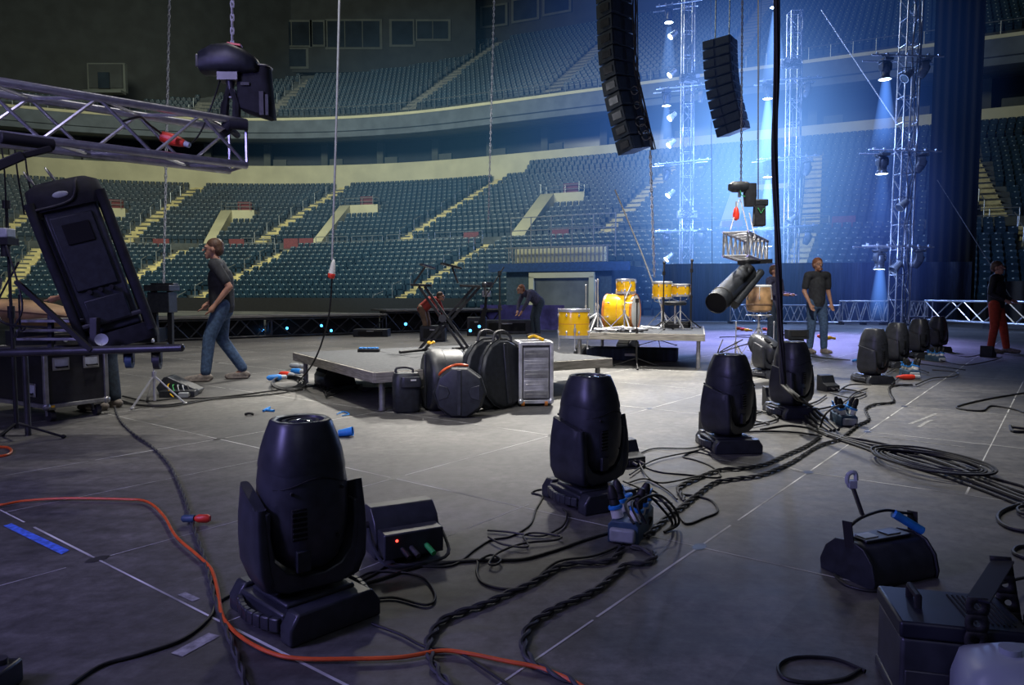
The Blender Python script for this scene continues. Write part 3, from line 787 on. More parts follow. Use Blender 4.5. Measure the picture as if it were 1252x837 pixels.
# ---- barrier trusses along the back
def barrier(x0, D0, x1, D1, z, h, n, lab, r=.025, mt='alu', size=.3):
    t = thing('barrier_truss', lab, 'truss', (0, 0, 0), 0, 'low truss barriers at the back of the stage')
    A = V(((x0 - 626) / F * D0, D0, z + h / 2)); B = V(((x1 - 626) / F * D1, D1, z + h / 2))
    truss(t, A, B, size, (0, 0, 1), n, r, r * .55, mt, h)
    for q in (0, .5, 1):
        m = MB(); c = A + (B - A) * q; m.box((c.x, c.y, z / 2), (.12, .3, z)); m.build('foot_block', 'dsteel', t)
    return t
barrier(1028, 26.4, 1083, 26.3, .12, .74, 4, 'lit truss barrier left of the right light tower', .035)
barrier(1112, 26.2, 1133, 26, .3, .55, 2, 'short truss frame against the right light tower', .03)
barrier(1135, 25.8, 1300, 20.5, .2, .68, 3, 'long dim truss barrier behind the man in red trousers', .04)
barrier(893, 27.6, 1026, 26.6, .08, .62, 8, 'lit truss barrier behind the conga drum and the two men', .03)
# ---- runway edge at the back left: truss fronted low platform
def runway(pts, z, lab):
    t = thing('runway_edge', lab, 'platform')
    for (A, B) in zip(pts[:-1], pts[1:]):
        A, B = V(A), V(B); n = max(3, int((B - A).length / .8))
        truss(t, A + V((0, 0, z / 2)), B + V((0, 0, z / 2)), .25, (0, 0, 1), n, .025, .018, 'dsteel', z - .08)
    m = MB()
    for (A, B) in zip(pts[:-1], pts[1:]):
        A, B = V(A), V(B); d = (B - A).normalized(); n = V((-d.y, d.x, 0)); q = [A - n * .2, B - n * .2, B + n * 1.1, A + n * 1.1]
        m.add([p + V((0, 0, z)) for p in q] + [p + V((0, 0, z + .05)) for p in q], [[0, 3, 2, 1], [4, 5, 6, 7], [0, 1, 5, 4], [1, 2, 6, 5], [2, 3, 7, 6], [3, 0, 4, 7]])
    m.build('top_board', 'wood', t)
    m = MB()
    for (A, B) in zip(pts[:-1], pts[1:]):
        A, B = V(A), V(B); d = (B - A).normalized(); n = V((-d.y, d.x, 0)) * .35
        m.add([A + n, B + n, B + n + V((0, 0, z)), A + n + V((0, 0, z))], [[0, 1, 2, 3]])
    m.build('skirt', 'black', t)
    return t
def pg(x, y, z=0): q = G(x, y); return V((q.x, q.y, z))
runway([pg(160, 419), pg(330, 412), pg(470, 407.5)], .52, 'low truss fronted runway edge crossing the back left of the stage')
runway([pg(470, 407), pg(640, 402)], .62, 'low truss fronted runway edge behind the keyboard stand')
for i, (x, y) in enumerate(((351, 400), (393, 397), (405, 403), (321, 402))):
    q = P(x, y + 1, G(x, 411).y - .2); m = MB(); m.ell(q, (.035, .03, .035), 10, 6)
    tag(m.build('indicator_lamp', 'led_blue'), 'small glowing blue lamp on the runway truss', 'indicator light', 'blue lamps on the runway truss')
# ================================================================ LINE ARRAYS
M['hazed_box'] = mat('haze_tinted_speaker', (.02, .03, .05), .6, var=.2)  # blue haze before the black cabinets is painted into this colour
def line_array(lab, path, D, w, dpt, n, mt='hazed_box', side=1):
    t = thing('line_array_speaker', lab, 'loudspeaker'); pts = [P(x, y, D) for x, y in path]; c = spline(pts, 6)
    L = [0]
    for a, b in zip(c[:-1], c[1:]): L.append(L[-1] + (b - a).length)
    def at(s):
        for i in range(len(c) - 1):
            if L[i + 1] >= s: return c[i] + (c[i + 1] - c[i]) * ((s - L[i]) / (L[i + 1] - L[i]))
        return c[-1]
    h = L[-1] / n
    for i in range(n):
        a, b = at(h * i), at(h * (i + 1) - .03); d = (b - a).normalized(); xx = V((1, 0, 0)); 
        R = MX((xx - d * xx.dot(d), V((0, 0, 0)), -d)); 
        ex = (xx - d * xx.dot(d)).normalized(); ez = -d; ey = ez.cross(ex)
        Rm = MX((ex, ey, ez)).transposed(); m = MB(); m.T = MX.Translation((a + b) / 2) @ Rm.to_4x4() @ MX.Rotation(math.radians(40 * side), 4, 'Z')
        hh = (b - a).length
        m.prism([(-w / 2, -dpt / 2), (w / 2, -dpt / 2), (w / 2 * .8, dpt / 2), (-w / 2 * .8, dpt / 2)], -hh / 2, hh / 2, 'z')
        cb = m.build('cabinet', mt, t, .012)
        g = MB(); g.T = m.T
        for s in (-1, 1):
            g.box((s * w * .27, -dpt / 2 - .01, 0), (w * .36, .03, hh * .8))
        g.build('grille', 'hazed_box', cb)
        for s in (-1, 1):
            hx = MB(); hx.T = m.T; hx.box((s * w * .47, -dpt * .1, 0), (w * .08, dpt * .5, hh * .5)); hx.build('side_bracket', 'dsteel', cb)
    m = MB(); top = c[0]
    for s in (-.2, .25): m.cyl(top + V((s, 0, 0)), top + V((s, 0, 8)), .02, n=6)
    m.build('chain', 'steel', t); return t, c
la, cc = line_array('long curved black line array speaker hanging beside the left tower', ((748, -50), (750, 20), (753, 80), (762, 130), (776, 186)), 20, .85, .62, 13)
m = MB()
for k in range(6):
    pts = []
    for i, q in enumerate(cc): pts.append(q + V((.50 + .06 * k / 5 - i * .004 + random.uniform(-.04, .04), -.35 + random.uniform(-.05, .05), 0)))
    m.tube(spline(pts[::2], 3), .018, 5)
for (x, y, r) in ((776, 110, .1), (783, 148, .13), (786, 158, .13), (790, 165, .12), (779, 128, .08)):
    q = P(x, y, 19.5)
    for e in (0, .04): m.tube([q + V((r * math.cos(a), e + .03 * math.sin(3 * a), r * math.sin(a))) for a in [k * PI / 8 for k in range(16)]], .016, 5, True)
tag(m.build('speaker_cable', 'rubberg'), 'looped cables tied down the edge of the long line array speaker', 'cable')
line_array('shorter black line array speaker hanging between the left and middle towers', ((882, 50), (883, 80), (887, 115), (899, 163)), 24, .95, .8, 10, 'hazed_box', -1)
# ================================================================ HANGING LINES
def chain(name, top, bot, lab, link=.05, r=.006, mt='steel', cat='chain', grp='hoist chains hanging from the roof'):
    top, bot = V(top), V(bot); L = (top - bot).length; n = int(L / (link * 1.5)); m = MB(); w = link * .35
    for i in range(n):
        c = top + (bot - top) * (i + .5) / n; pts = []
        for k in range(8):
            a = 2 * PI * k / 8; u = w * math.cos(a); z = link * math.sin(a)
            pts.append(c + (V((u, 0, z)) if i % 2 else V((0, u, z))))
        m.tube(pts, r, 4, True)
    return tag(m.build(name, mt), lab, cat, grp)
chain('hoist_chain', P(211, -190, 14), P(200, 345, 14), 'pale hoist chain hanging down left of the walking man', .055, .012, 'rope')
chain('hoist_chain', P(284, -190, 5.2), P(284, 58, 5.2), 'chain hanging into the black hoist above the left truss', .03, .006, 'rope')
chain('hoist_chain', P(909, -190, 15), P(906, 221, 15), 'hoist chain above the black hoist over the small white truss', .045, .01, 'rope')
chain('hoist_chain', P(795, 185, 19.6), P(800, 338, 19.6), 'bright chain hanging from the long line array to the yellow snare drum', .07, .02, 'rope')
chain('hoist_chain', P(609, -190, 22), P(597, 272, 22), 'thin chain hanging over the middle seats', .06, .012, 'rope')
def line(name, pts, r, mt, lab, cat='cable', n=6, sub=6, grp=None):
    m = MB(); m.tube(spline(pts, sub), r, n); return tag(m.build(name, mt), lab, cat, grp)
line('hanging_cable', [P(419, -190, 7.6), P(412, 120, 7.6), P(406, 318, 7.6)], .012, 'lgrey', 'thin grey cable hanging with the red and white plug at its end')
for x0, x1, D in ((777, 781, 21), (936, 926, 30), (868, 871, 30), (955, 951, 34)):
    line('hanging_cable', [P(x0, -190, D), P(x1, 170 if x0 != 868 else 380, D)], .016, 'rubberg', 'thin steel line hanging straight down near the light towers', 'cable', 5, 2, 'thin lines hanging near the towers')
line('stay_rope', [P(1004, 12, 30), P(1096, 150, 27)], .02, 'rope', 'taut pale rope slanting down to the right light tower', 'rope', 5, 1)
line('stay_rope', [P(1146, 220, 27), P(1240, 370, 24)], .014, 'dsteel', 'thin dark rope slanting down right of the right tower', 'rope', 5, 1)
line('stay_rope', [P(752, 232, 16), P(785, 310, 15.5), P(818, 400, 15)], .018, 'rope', 'pale strap slanting down behind the drum riser', 'rope', 5, 1)
# red and white plug
t = thing('cable_plug', 'white plug with a red tip hanging at the end of a cable', 'plug', P(406, 332, 7.6))
m = MB(); m.T = MX.Rotation(.15, 4, 'Y'); m.lathe([(.008, .13), (.014, .12), (.022, .09), (.034, .0), (.036, -.02)], 14); m.build('body', 'white', t)
m = MB(); m.T = MX.Rotation(.15, 4, 'Y'); m.lathe([(.037, -.02), (.04, -.03), (.036, -.06), (.02, -.075)], 14); m.build('tip', 'red', t)
m = MB(); m.cyl((.005, 0, .12), (.0, 0, .17), .009); m.build('tape', 'green', t)
# heavy black bundle hanging at the front right and running to the floor
m = MB(); base = [P(948, -190, 6.2), P(950, 60, 6.2), P(947, 180, 6.1), P(951, 300, 6.0), P(954, 400, 5.95), P(958, 470, 5.9)]
for k in range(4):
    a0 = k * PI / 2; pts = []
    for i, q in enumerate(spline(base, 8)):
        a = a0 + i * .16; pts.append(q + V((.014 * math.cos(a), .014 * math.sin(a), 0)))
    g = G(966 + 5 * k, 497 + 3 * k); g2 = G(985 + 8 * k, 514 + 2 * k); g3 = G(1010 + 5 * k, 530)
    pts += [V((pts[-1].x + .03, 5.75 - .05 * k, .28)), V((g.x, g.y - .2, .1)), V((g2.x, g2.y, .03 + .012 * k)), V((g3.x, g3.y, .014 + .006 * k))]
    m.tube(pts[:-4] + spline(pts[-5:], 6)[1:], .0135, 7)
tag(m.build('cable_bundle', 'rubber'), 'thick black cable bundle hanging from the roof and spilling on the floor', 'cable')
# ---- left truss on its hoist
t = thing('box_truss', 'long silver box truss hanging at the upper left', 'truss')
A = V((-1.92, 5.12, 2.13)); d = V((-1.07, -1.0, 0)).normalized()
truss(t, A, A + d * 3.6, .29, (0, 0, 1), 6, .025, .011)
m = MB()
for s, u in ((-1, -1), (1, -1), (1, 1), (-1, 1)):
    pass
m.box((0, 0, 0), (.001, .001, .001)); 
# wrapped sling on the top chord
t = thing('chain_hoist', 'black chain hoist motor in a cover, hanging over the left truss end', 'hoist', P(281, 74, 5.1))
m = MB(); R = []
for x, hy, hz, oz in ((-.2, .05, .05, -.03), (-.185, .09, .075, -.02), (-.1, .11, .095, 0), (.02, .12, .1, .005), (.1, .11, .085, -.01), (.18, .08, .055, -.035), (.2, .04, .03, -.05)):
    R.append([V((x, hy * math.copysign(abs(math.cos(a)) ** .6, math.cos(a)), oz + hz * math.copysign(abs(math.sin(a)) ** .6, math.sin(a)))) for a in [k * PI / 8 for k in range(16)]])
m.loft(R); m.build('motor_cover', 'plastic2', t, 0, 50)
m = MB(); m.box((0, 0, -.115), (.14, .12, .06), None, 1); m.cyl((0, 0, -.13), (0, 0, -.2), .035, .02); m.tube([(.03 * math.cos(a), 0, -.22 + .03 * math.sin(a)) for a in [k * PI / 6 for k in range(12)]], .01, 6, True); m.build('hook', 'dsteel', t)
m = MB(); m.box((.06, -.06, .085), (.09, .05, .012), MX.Rotation(.15, 3, 'Y')); m.build('red_sticker', 'red', t)
m = MB(); m.box((-.2, 0, -.02), (.02, .15, .09)); m.build('end_plate', 'steel', t, .01)
p0 = P(281, 106, 5.1)
for s in (-.03, .04):
    m = MB(); q = [p0 + V((0, 0, .0)), p0 + V((s, 0, -.1)), p0 + V((s * 1.2, -.02, -.22)), P(283, 152, 5.05) + V((s, 0, .02))]
    m.tube(spline(q, 5), [.022] * 6 + [.03] * 5 + [.024] * 5, 8); tag(m.build('lifting_sling', 'cloth'), 'black round sling joining the hoist hook to the left truss', 'sling', 'slings under the left hoist')
m = MB(); a_, b_ = P(280, 151, 4.93), P(303, 153, 4.98); m.cyl(a_, b_, .036, n=14); m.cyl(P(276, 157, 4.95), P(284, 149, 4.95), .04, n=10); m.tube([P(272, 165, 4.95), P(282, 158, 5.0), P(290, 165, 5.25)], .024, 8)
tag(m.build('wrapped_sling', 'cloth'), 'black sling wrapped around the truss chord under the hoist', 'sling')
t = thing('chain_bag', 'black chain bag hanging beside the hoist', 'bag', P(312, 112, 5.15))
m = MB(); R = []
for z, a, b_, c in ((-.165, .085, .05, .02), (-.15, .12, .075, .015), (-.05, .12, .08, .005), (.06, .115, .075, 0), (.15, .112, .07, .0), (.165, .11, .068, 0)):
    R.append([p + V((random.uniform(-.006, .006), random.uniform(-.008, .008), -.03 * p.x / .1 if z < -.1 else 0)) for p in supell(a, b_, z, 20, 3.5, c)])
m.loft(R); m.build('bag', 'cloth', t, 0, 50)
m = MB(); m.tube(supell(.114, .072, .163, 20, 3.5), .007, 6, True); m.build('rim', 'steel', t)
m = MB(); m.box((.07, -.08, -.1), (.03, .01, .16)); m.box((.105, -.076, -.11), (.02, .01, .14)); m.box((-.04, -.085, .03), (.06, .008, .02)); m.build('strap', 'rubberg', t)
line('control_cable', [P(271, 92, 5.1), P(262, 120, 5.0), P(246, 160, 4.95), P(232, 176, 4.9), P(222, 172, 4.9)], .006, 'rubber', 'thin black lead looping from the hoist to the red plug')
t = thing('truss_connector', 'red power connector lying in the left truss', 'plug', P(212, 171, 4.75)); R = MX.Rotation(math.radians(108), 4, 'Y')
m = MB(); m.T = R; m.lathe([(.018, -.085), (.034, -.075), (.04, -.01), (.03, .05), (.022, .075)], 14); m.build('body', 'red', t)
m = MB(); m.T = R; m.lathe([(.018, .075), (.018, .11), (.01, .115)], 12); m.build('sleeve', 'lgrey', t)
line('control_cable', [P(197, 163, 4.72), P(180, 150, 4.6), P(171, 143, 4.5), P(150, 148, 4.4)], .007, 'rubber', 'black lead from the red connector along the left truss')
# ================================================================ RISERS
def riser(name, lab, c1, u, v, lu, lv, z, th=.1, legs=((0, 0), (1, 0), (0, 1), (1, 1)), mid=()):
    t = thing(name, lab, 'stage riser', c1); u, v = V(u).normalized(), V(v).normalized()
    def q(a, b, zz): p = u * a * lu + v * b * lv; return V((p.x, p.y, zz))
    m = MB(); k = .012
    for j in range(3): # three deck boards side by side
        a0, a1 = j / 3 + .002, (j + 1) / 3 - .002
        m.add([q(a0, .005, z - .02), q(a1, .005, z - .02), q(a1, .995, z - .02), q(a0, .995, z - .02), q(a0, .005, z), q(a1, .005, z), q(a1, .995, z), q(a0, .995, z)], [[0, 3, 2, 1], [4, 5, 6, 7], [0, 1, 5, 4], [1, 2, 6, 5], [2, 3, 7, 6], [3, 0, 4, 7]])
    m.build('deck_top', 'deck', t)
    m = MB()
    for A, B in (((0, 0), (1, 0)), ((1, 0), (1, 1)), ((1, 1), (0, 1)), ((0, 1), (0, 0))):
        m.bar(q(*A, z - th / 2 - .003), q(*B, z - th / 2 - .003), .03, th)
    for a in (1 / 3, 2 / 3): m.bar(q(a, 0, z - th * .7), q(a, 1, z - th * .7), .03, th * .5)
    m.build('edge_frame', 'wood', t, .004)
    for a, b in legs:
        c = q(.04 + .92 * a, .04 + .92 * b, 0); m = MB(); m.cyl(c, c + V((0, 0, z - th)), .03, n=14); m.cyl(c, c + V((0, 0, .02)), .036, n=14); m.build('leg', 'steel', t)
    return t, q
R1u, R1v = (.848, .53, 0), (-.53, .848, 0)
R1c = V((-1.28, 6.67, 0)); R1z = .38
r1, q1 = riser('stage_riser', 'low black decked riser carrying the keyboard stand', R1c, R1u, R1v, 2.85, 2.75, R1z)
R2u, R2v = (-.96, .28, 0), (.25, .968, 0)
R2c = V((2.82, 10.55, 0)); R2z = .52
r2, q2 = riser('stage_riser', 'higher riser carrying the yellow drum kit', R2c, R2u, R2v, 1.95, 3.0, R2z, .1, ((0, 0), (1, 0), (0, 1), (1, 1)))
m = MB(); p = R2c + V((-.4, 1.8, 0)); 
def onr1(x, y): return G(x, y, R1z)
def onr2(x, y): return G(x, y, R2z)
def tripod(m, c, h0, rad, r=.012, a0=.3, n=3, mb_feet=None):
    for k in range(n):
        a = a0 + 2 * PI * k / n; d = V((math.cos(a), math.sin(a), 0)); m.cyl(c + V((0, 0, h0)), c + d * rad + V((0, 0, .012)), r, n=6); m.ell(c + d * rad + V((0, 0, .014)), (.02, .02, .014), 8, 5)
def stand(name, lab, loc, h, mt='black', boom=None, rad=.3, cat='stand', mic=False, r=.012, grp=None):
    t = thing(name, lab, cat, loc, 0, grp); m = MB(); m.cyl((0, 0, .1), (0, 0, h * .55), r * 1.3); m.cyl((0, 0, h * .55), (0, 0, h), r * .9); m.cyl((0, 0, h * .53), (0, 0, h * .58), r * 2.0); m.build('pole', mt, t)
    for k in range(3):
        a = .4 + 2 * PI * k / 3; d = V((math.cos(a), math.sin(a), 0)); m = MB(); m.cyl((0, 0, .14), d * rad + V((0, 0, .012)), r * .8, n=6); m.ell(d * rad + V((0, 0, .016)), (.022, .022, .015), 8, 5); m.build('leg', mt, t)
    m = MB(); m.cyl((0, 0, h - .02), (0, 0, h + .04), r * 2.2); m.build('clutch', mt, t)
    if boom is not None:
        m = MB(); m.cyl(V((0, 0, h)) - V(boom) * .3, V((0, 0, h)) + V(boom), r * .7); m.build('boom_arm', mt, t)
    if mic:
        m = MB(); p = V((0, 0, h + .03)) + (V(boom) if boom else V((0, 0, 0))); m.cyl(p, p + V((0, -.02, .12)), .013, .018); m.ell(p + V((0, -.022, .15)), (.026, .026, .032), 10, 8); m.build('microphone', 'dsteel', t)
    return t
# ---- keyboard X stand
t = thing('keyboard_stand', 'black double braced X keyboard stand with tilted upper arms, on the low riser', 'keyboard stand')
YK = 9.15
def K(x, y, dy=0): return P(x, y, YK + dy)
for (x0, y0, x1, y1) in ((512, 350, 568, 428), (580, 350, 508, 432)):
    for dx in (0, 7):
        m = MB(); m.bar(K(x0 + dx, y0, .0 if x0 < 550 else .06), K(x1 + dx, y1, -.0 if x0 < 550 else .06), .03, .034); m.build('cross_leg', 'black', t, .003)
m = MB(); m.cyl(K(541, 389, -.06), K(541, 389, .14), .05, n=16); m.build('pivot', 'dsteel', t)
for x0, x1, y in ((502, 528, 348), (562, 588, 349)):
    m = MB(); m.bar(K(x0, y), K(x1, y + 1), .05, .03); m.build('support_bar', 'black', t, .003)
z_ = R1z + .02
for (x, yy, s) in ((510, 430, 1), (572, 426, 1)):
    p = onr1(x, yy); m = MB(); m.cyl((p.x - .18, p.y - .25, R1z + .018), (p.x + .12, p.y + .22, R1z + .018), .017); m.build('foot_bar', 'black', t)
for (x0, y0, x1, y1, xa, ya, xb, yb) in ((506, 346, 520, 326, 515, 323, 531, 328), (560, 346, 553, 327, 540, 322, 563, 328)):
    m = MB(); m.bar(K(x0, y0), K(x1, y1), .024, .024); m.build('upper_arm', 'black', t)
    m = MB(); m.bar(K(xa, ya, -.2), K(xb, yb, .1), .045, .024); m.build('upper_support', 'dsteel', t)
stand('microphone_stand', 'black microphone stand with boom leaning left, right of the keyboard stand', onr1(611, 424.5), 1.0, 'black', (-.2, 0, -.32), .22, mic=True)
stand('microphone_stand', 'thin black microphone stand before the drum riser', G(778, 449), 1.0, 'black', None, .38)
m = MB(); 
t = thing('power_bar', 'blue topped black power strip on the low riser', 'power strip', onr1(451, 430)); m = MB(); m.box((0, 0, .02), (.27, .09, .04)); m.build('body', 'black', t, .006)
m = MB()
for k in range(5): m.box((-.1 + .05 * k, 0, .048), (.04, .06, .02))
m.build('sockets', 'blue', t, .004)
# ---- round black drum cases
def drum_case(name, lab, loc, R_, W, face_dir, tilt_=0, n=10, handle=None, hcol=None, cross_=True):
    """faceted round case lying on its rim; axis horizontal along face_dir"""
    t = thing(name, lab, 'drum case', loc); fd = math.atan2(face_dir[1], face_dir[0])
    Rm = MX.Translation((0, 0, R_ * math.cos(PI / n) * math.cos(tilt_))) @ MX.Rotation(fd, 4, 'Z') @ MX.Rotation(tilt_, 4, 'Y') @ MX.Rotation(PI / 2, 4, 'Y')
    def ring(r, z): return [V((r * math.cos(2 * PI * (j + .5) / n), r * math.sin(2 * PI * (j + .5) / n), z)) for j in range(n)]
    m = MB(); m.T = Rm; m.loft([ring(R_ * .9, -W / 2), ring(R_ * .98, -W / 2 + .02), ring(R_, -W / 2 + .06), ring(R_, W * .12)]); m.build('shell', 'plastic2', t, .012, 30, None, 3)
    m = MB(); m.T = Rm; m.loft([ring(R_ * 1.015, W * .08), ring(R_ * 1.02, W * .3), ring(R_ * 1.0, W / 2 - .035), ring(R_ * .93, W / 2 - .005), ring(R_ * .86, W / 2)]); lid = m.build('lid', 'plastic2', t, .01, 30, None, 3)
    m = MB(); m.T = Rm; m.box((0, 0, W / 2 + .006), (R_ * 1.72, R_ * .16, .014)); m.build('rib', 'plastic', lid, .005)
    if cross_:
        for s in (-1, 1):
            m = MB(); m.T = Rm; m.prism([(-.3 * R_, s * .78 * R_), (.3 * R_, s * .78 * R_), (.2 * R_, s * .45 * R_), (0, s * .36 * R_), (-.2 * R_, s * .45 * R_)], W / 2 - .002, W / 2 + .008, 'z'); m.build('embossed_panel', 'plastic', lid, .004)
    if handle:
        m = MB(); q = [Rm @ V((math.cos(a) * (R_ + h), math.sin(a) * (R_ + h), W * .1)) for a, h in ((PI - .5, -.005), (PI - .42, .045), (PI - .2, .07), (PI, .075), (PI + .2, .06), (PI + .35, .0))]
        m.tube(spline(q, 5), .014, 8); m.build('handle', handle, t)
    if hcol:
        m = MB(); q = [Rm @ V((math.cos(a) * (R_ + .012), math.sin(a) * (R_ + .012), z)) for a, z in [(PI + .9 - .13 * k, -W * .1 + .03 * math.sin(k)) for k in range(10)]]
        m.tube(spline(q, 4), .012, 6); m.build('strap', hcol, t)
    return t
def fg(x, y): return G(x, y)
drum_case('drum_case', 'black ten-sided drum case with embossed lid, standing in front of the others', fg(563, 509), .235, .17, (-.05, -1), -.06, 10, None, 'orange')
drum_case('drum_case', 'large round black bass drum case lying behind the ten-sided one', fg(543, 500), .292, .36, (-1, -.35), 0, 20, None, None, False)
drum_case('drum_case', 'tall thin black cymbal case leaning, left one of the pair', fg(597, 499), .345, .13, (.75, -.66), -.12, 16, 'rubberg', None, False)
drum_case('drum_case', 'tall thin black cymbal case leaning beside the metal flight case', fg(614, 498), .34, .12, (.78, -.62), -.1, 16, 'rubberg', None, False)
t = thing('hard_case', 'upright black moulded hard case at the left of the round drum cases', 'case', fg(497, 503), .25)
m = MB(); m.loft([supell(.1, .1, 0, 20, 3.5), supell(.125, .12, .03, 20, 4), supell(.13, .125, .2, 20, 4), supell(.128, .12, .33, 20, 4), supell(.11, .1, .37, 20, 3.5)]); m.build('shell', 'plastic2', t, 0, 50)
m = MB(); m.T = MX.Translation((.03, -.115, .29)); m.loft([supell(.095, .04, -.04, 18, 3), supell(.1, .045, 0, 18, 3), supell(.09, .035, .05, 18, 3)]); m.build('lid', 'plastic', t, 0, 50)
m = MB(); m.tube(spline([(-.09, 0, .36), (-.09, 0, .41), (-.0, 0, .42), (.06, 0, .40), (.06, 0, .36)], 4), .012, 7); m.build('handle', 'rubberg', t)
m = MB(); m.box((.05, -.165, .315), (.05, .006, .012)); m.build('badge', 'white', t)
o = MB(); q = [fg(528, 497) + V((.0 + .03 * math.cos(k), .05 * math.sin(k * 1.7), .63 + .012 * math.sin(k * 2.2))) for k in range(7)]; o.tube(spline(q, 4), .01, 6)
tag(o.build('yellow_strap', 'yellow'), 'crumpled yellow strap on top of the bass drum case', 'strap')
# ---- aluminium rack case with orange castors
t = thing('flight_case', 'upright aluminium flight case with orange wheels beside the drum cases', 'flight case', fg(652, 493), .12)
m = MB(); m.box((0, 0, .33), (.31, .36, .56)); m.build('body', 'dsteel', t)
m = MB(); m.box((0, -.183, .33), (.25, .01, .5)); m.build('front_panel', 'alubox', t)
for k in range(5):
    m = MB(); m.box((0, -.19, .12 + .1 * k), (.24, .006, .075)); m.box((0, -.194, .12 + .1 * k), (.2, .006, .006)); m.build('rack_panel', 'alubox' if k % 2 else 'steel', t, .003)
for x in (-1, 1):
    for y in (-1, 1): m = MB(); m.box((x * .155, y * .18, .33), (.035, .035, .6)); m.build('edge_profile', 'alubox', t, .006)
m = MB()
for z in (.045, .62):
    for y in (-1, 1): m.box((0, y * .18, z), (.3, .034, .035))
    for x in (-1, 1): m.box((x * .155, 0, z), (.034, .36, .035))
m.build('edge_frame', 'alubox', t, .005)
for x in (-.13, .1):
    m = MB(); m.cyl((x - .015, -.17, .03), (x + .015, -.17, .03), .034, n=14); m.build('wheel', 'hoop', t)
for x, y in ((-.15, -.19), (.15, -.19)): m = MB(); m.ell((x, y, .05), (.03, .02, .03), 10, 8); m.build('ball_corner', 'chrome', t)
m = MB(); q = [(-.05 + .05 * k, .02 * math.sin(k * 2), .665 + .02 * math.sin(k * 1.5)) for k in range(4)]; m.tube(spline(q, 4), .016, 6)
mm = m.build('crumpled_tape', 'yellow', None, 0, 38, t.location); tag(mm, 'crumpled yellow tape lying on top of the aluminium case', 'tape')
# ================================================================ DRUMS
def drum(name, lab, loc, R_, H_, rot=None, hoop='chrome', lugs=8, nlg=2, grp=None, cat='drum', parent=None):
    t = thing(name, lab, cat, loc, 0, grp)
    T = rot.to_4x4() if rot else MX.Identity(4)
    m = MB(); m.T = T; m.lathe([(R_ * .985, .01), (R_, .02), (R_, H_ - .02), (R_ * .985, H_ - .01)], 40); m.build('shell', 'yellow', t)
    for z in (0, H_):
        s = 1 if z else -1
        m = MB(); m.T = T; m.lathe([(R_ * .93, z - s * .004), (R_ * 1.03, z - s * .03), (R_ * 1.035, z - s * .03), (R_ * 1.035, z + s * .006), (R_ * 1.015, z + s * .008), (R_ * 1.01, z - s * .002)], 40); m.build('hoop', hoop, t)
        m = MB(); m.T = T; m.lathe([(R_ * .99, z - s * .003), (R_ * .97, z + s * .001), (.0001, z + s * .001)], 36); m.build('head', 'drumhead', t)
    for k in range(lugs):
        a = 2 * PI * (k + .3) / lugs; d = V((math.cos(a), math.sin(a), 0)); m = MB(); m.T = T
        for z in ((.2, .8) if nlg == 2 else (.5,)): m.ell(d * (R_ + .008) + V((0, 0, z * H_)), (.013, .013, .02), 8, 6)
        m.cyl(d * (R_ * 1.03) + V((0, 0, H_ * .8)), d * (R_ * 1.03) + V((0, 0, H_)), .004, n=5); m.cyl(d * (R_ * 1.03) + V((0, 0, H_ * .2)), d * (R_ * 1.03), .004, n=5)
        m.build('lug', 'chrome', t)
    m = MB(); m.T = T; m.lathe([(R_ * 1.002, H_ * .48), (R_ * 1.004, H_ * .485), (R_ * 1.004, H_ * .495), (R_ * 1.002, H_ * .5)], 40); m.build('seam_band', 'hoop', t)
    return t
# floor tom on the low riser
pf = G(698, 433, R1z); pf = V((.80, 9.3, R1z))
t = drum('floor_tom', 'yellow floor tom with chrome legs standing on the low riser', (pf.x, pf.y, R1z + .17), .2, .36)
for k in range(3):
    a = 2 * PI * k / 3 + .5; d = V((math.cos(a), math.sin(a), 0)) * .215; m = MB(); m.cyl(d + V((0, 0, -.155)), d + V((0, 0, .18)), .008); m.ell(d + V((0, 0, -.155)), (.016, .016, .014), 8, 5); m.box(d + V((0, 0, .1)), (.03, .03, .05)); m.build('leg', 'chrome', t)
# bass drum: axis roughly along image x
pb = V((1.62, 12.0, 0))
rotb = MX.Rotation(math.radians(78), 3, 'Y'); rotb = MX.Rotation(math.radians(-25), 3, 'Z') @ MX.Rotation(math.radians(90), 3, 'Y')
cb = V((1.55, 11.7, R2z + .30))
t = drum('bass_drum', 'yellow bass drum with orange hoops lying on its side on the drum riser', cb + rotb @ V((0, 0, 0)), .285, .47, rotb, 'hoop', 8)
for s in (.09, .38):
    p = rotb @ V((.24, .12, s)); m = MB(); m.cyl(p * .9, V((p.x, p.y - .08, -.285)), .009); m.build('spur', 'chrome', t)
drum('rack_tom', 'small yellow tom drum standing above the bass drum', cb + V((.28, -.1, .30)), .155, .22)
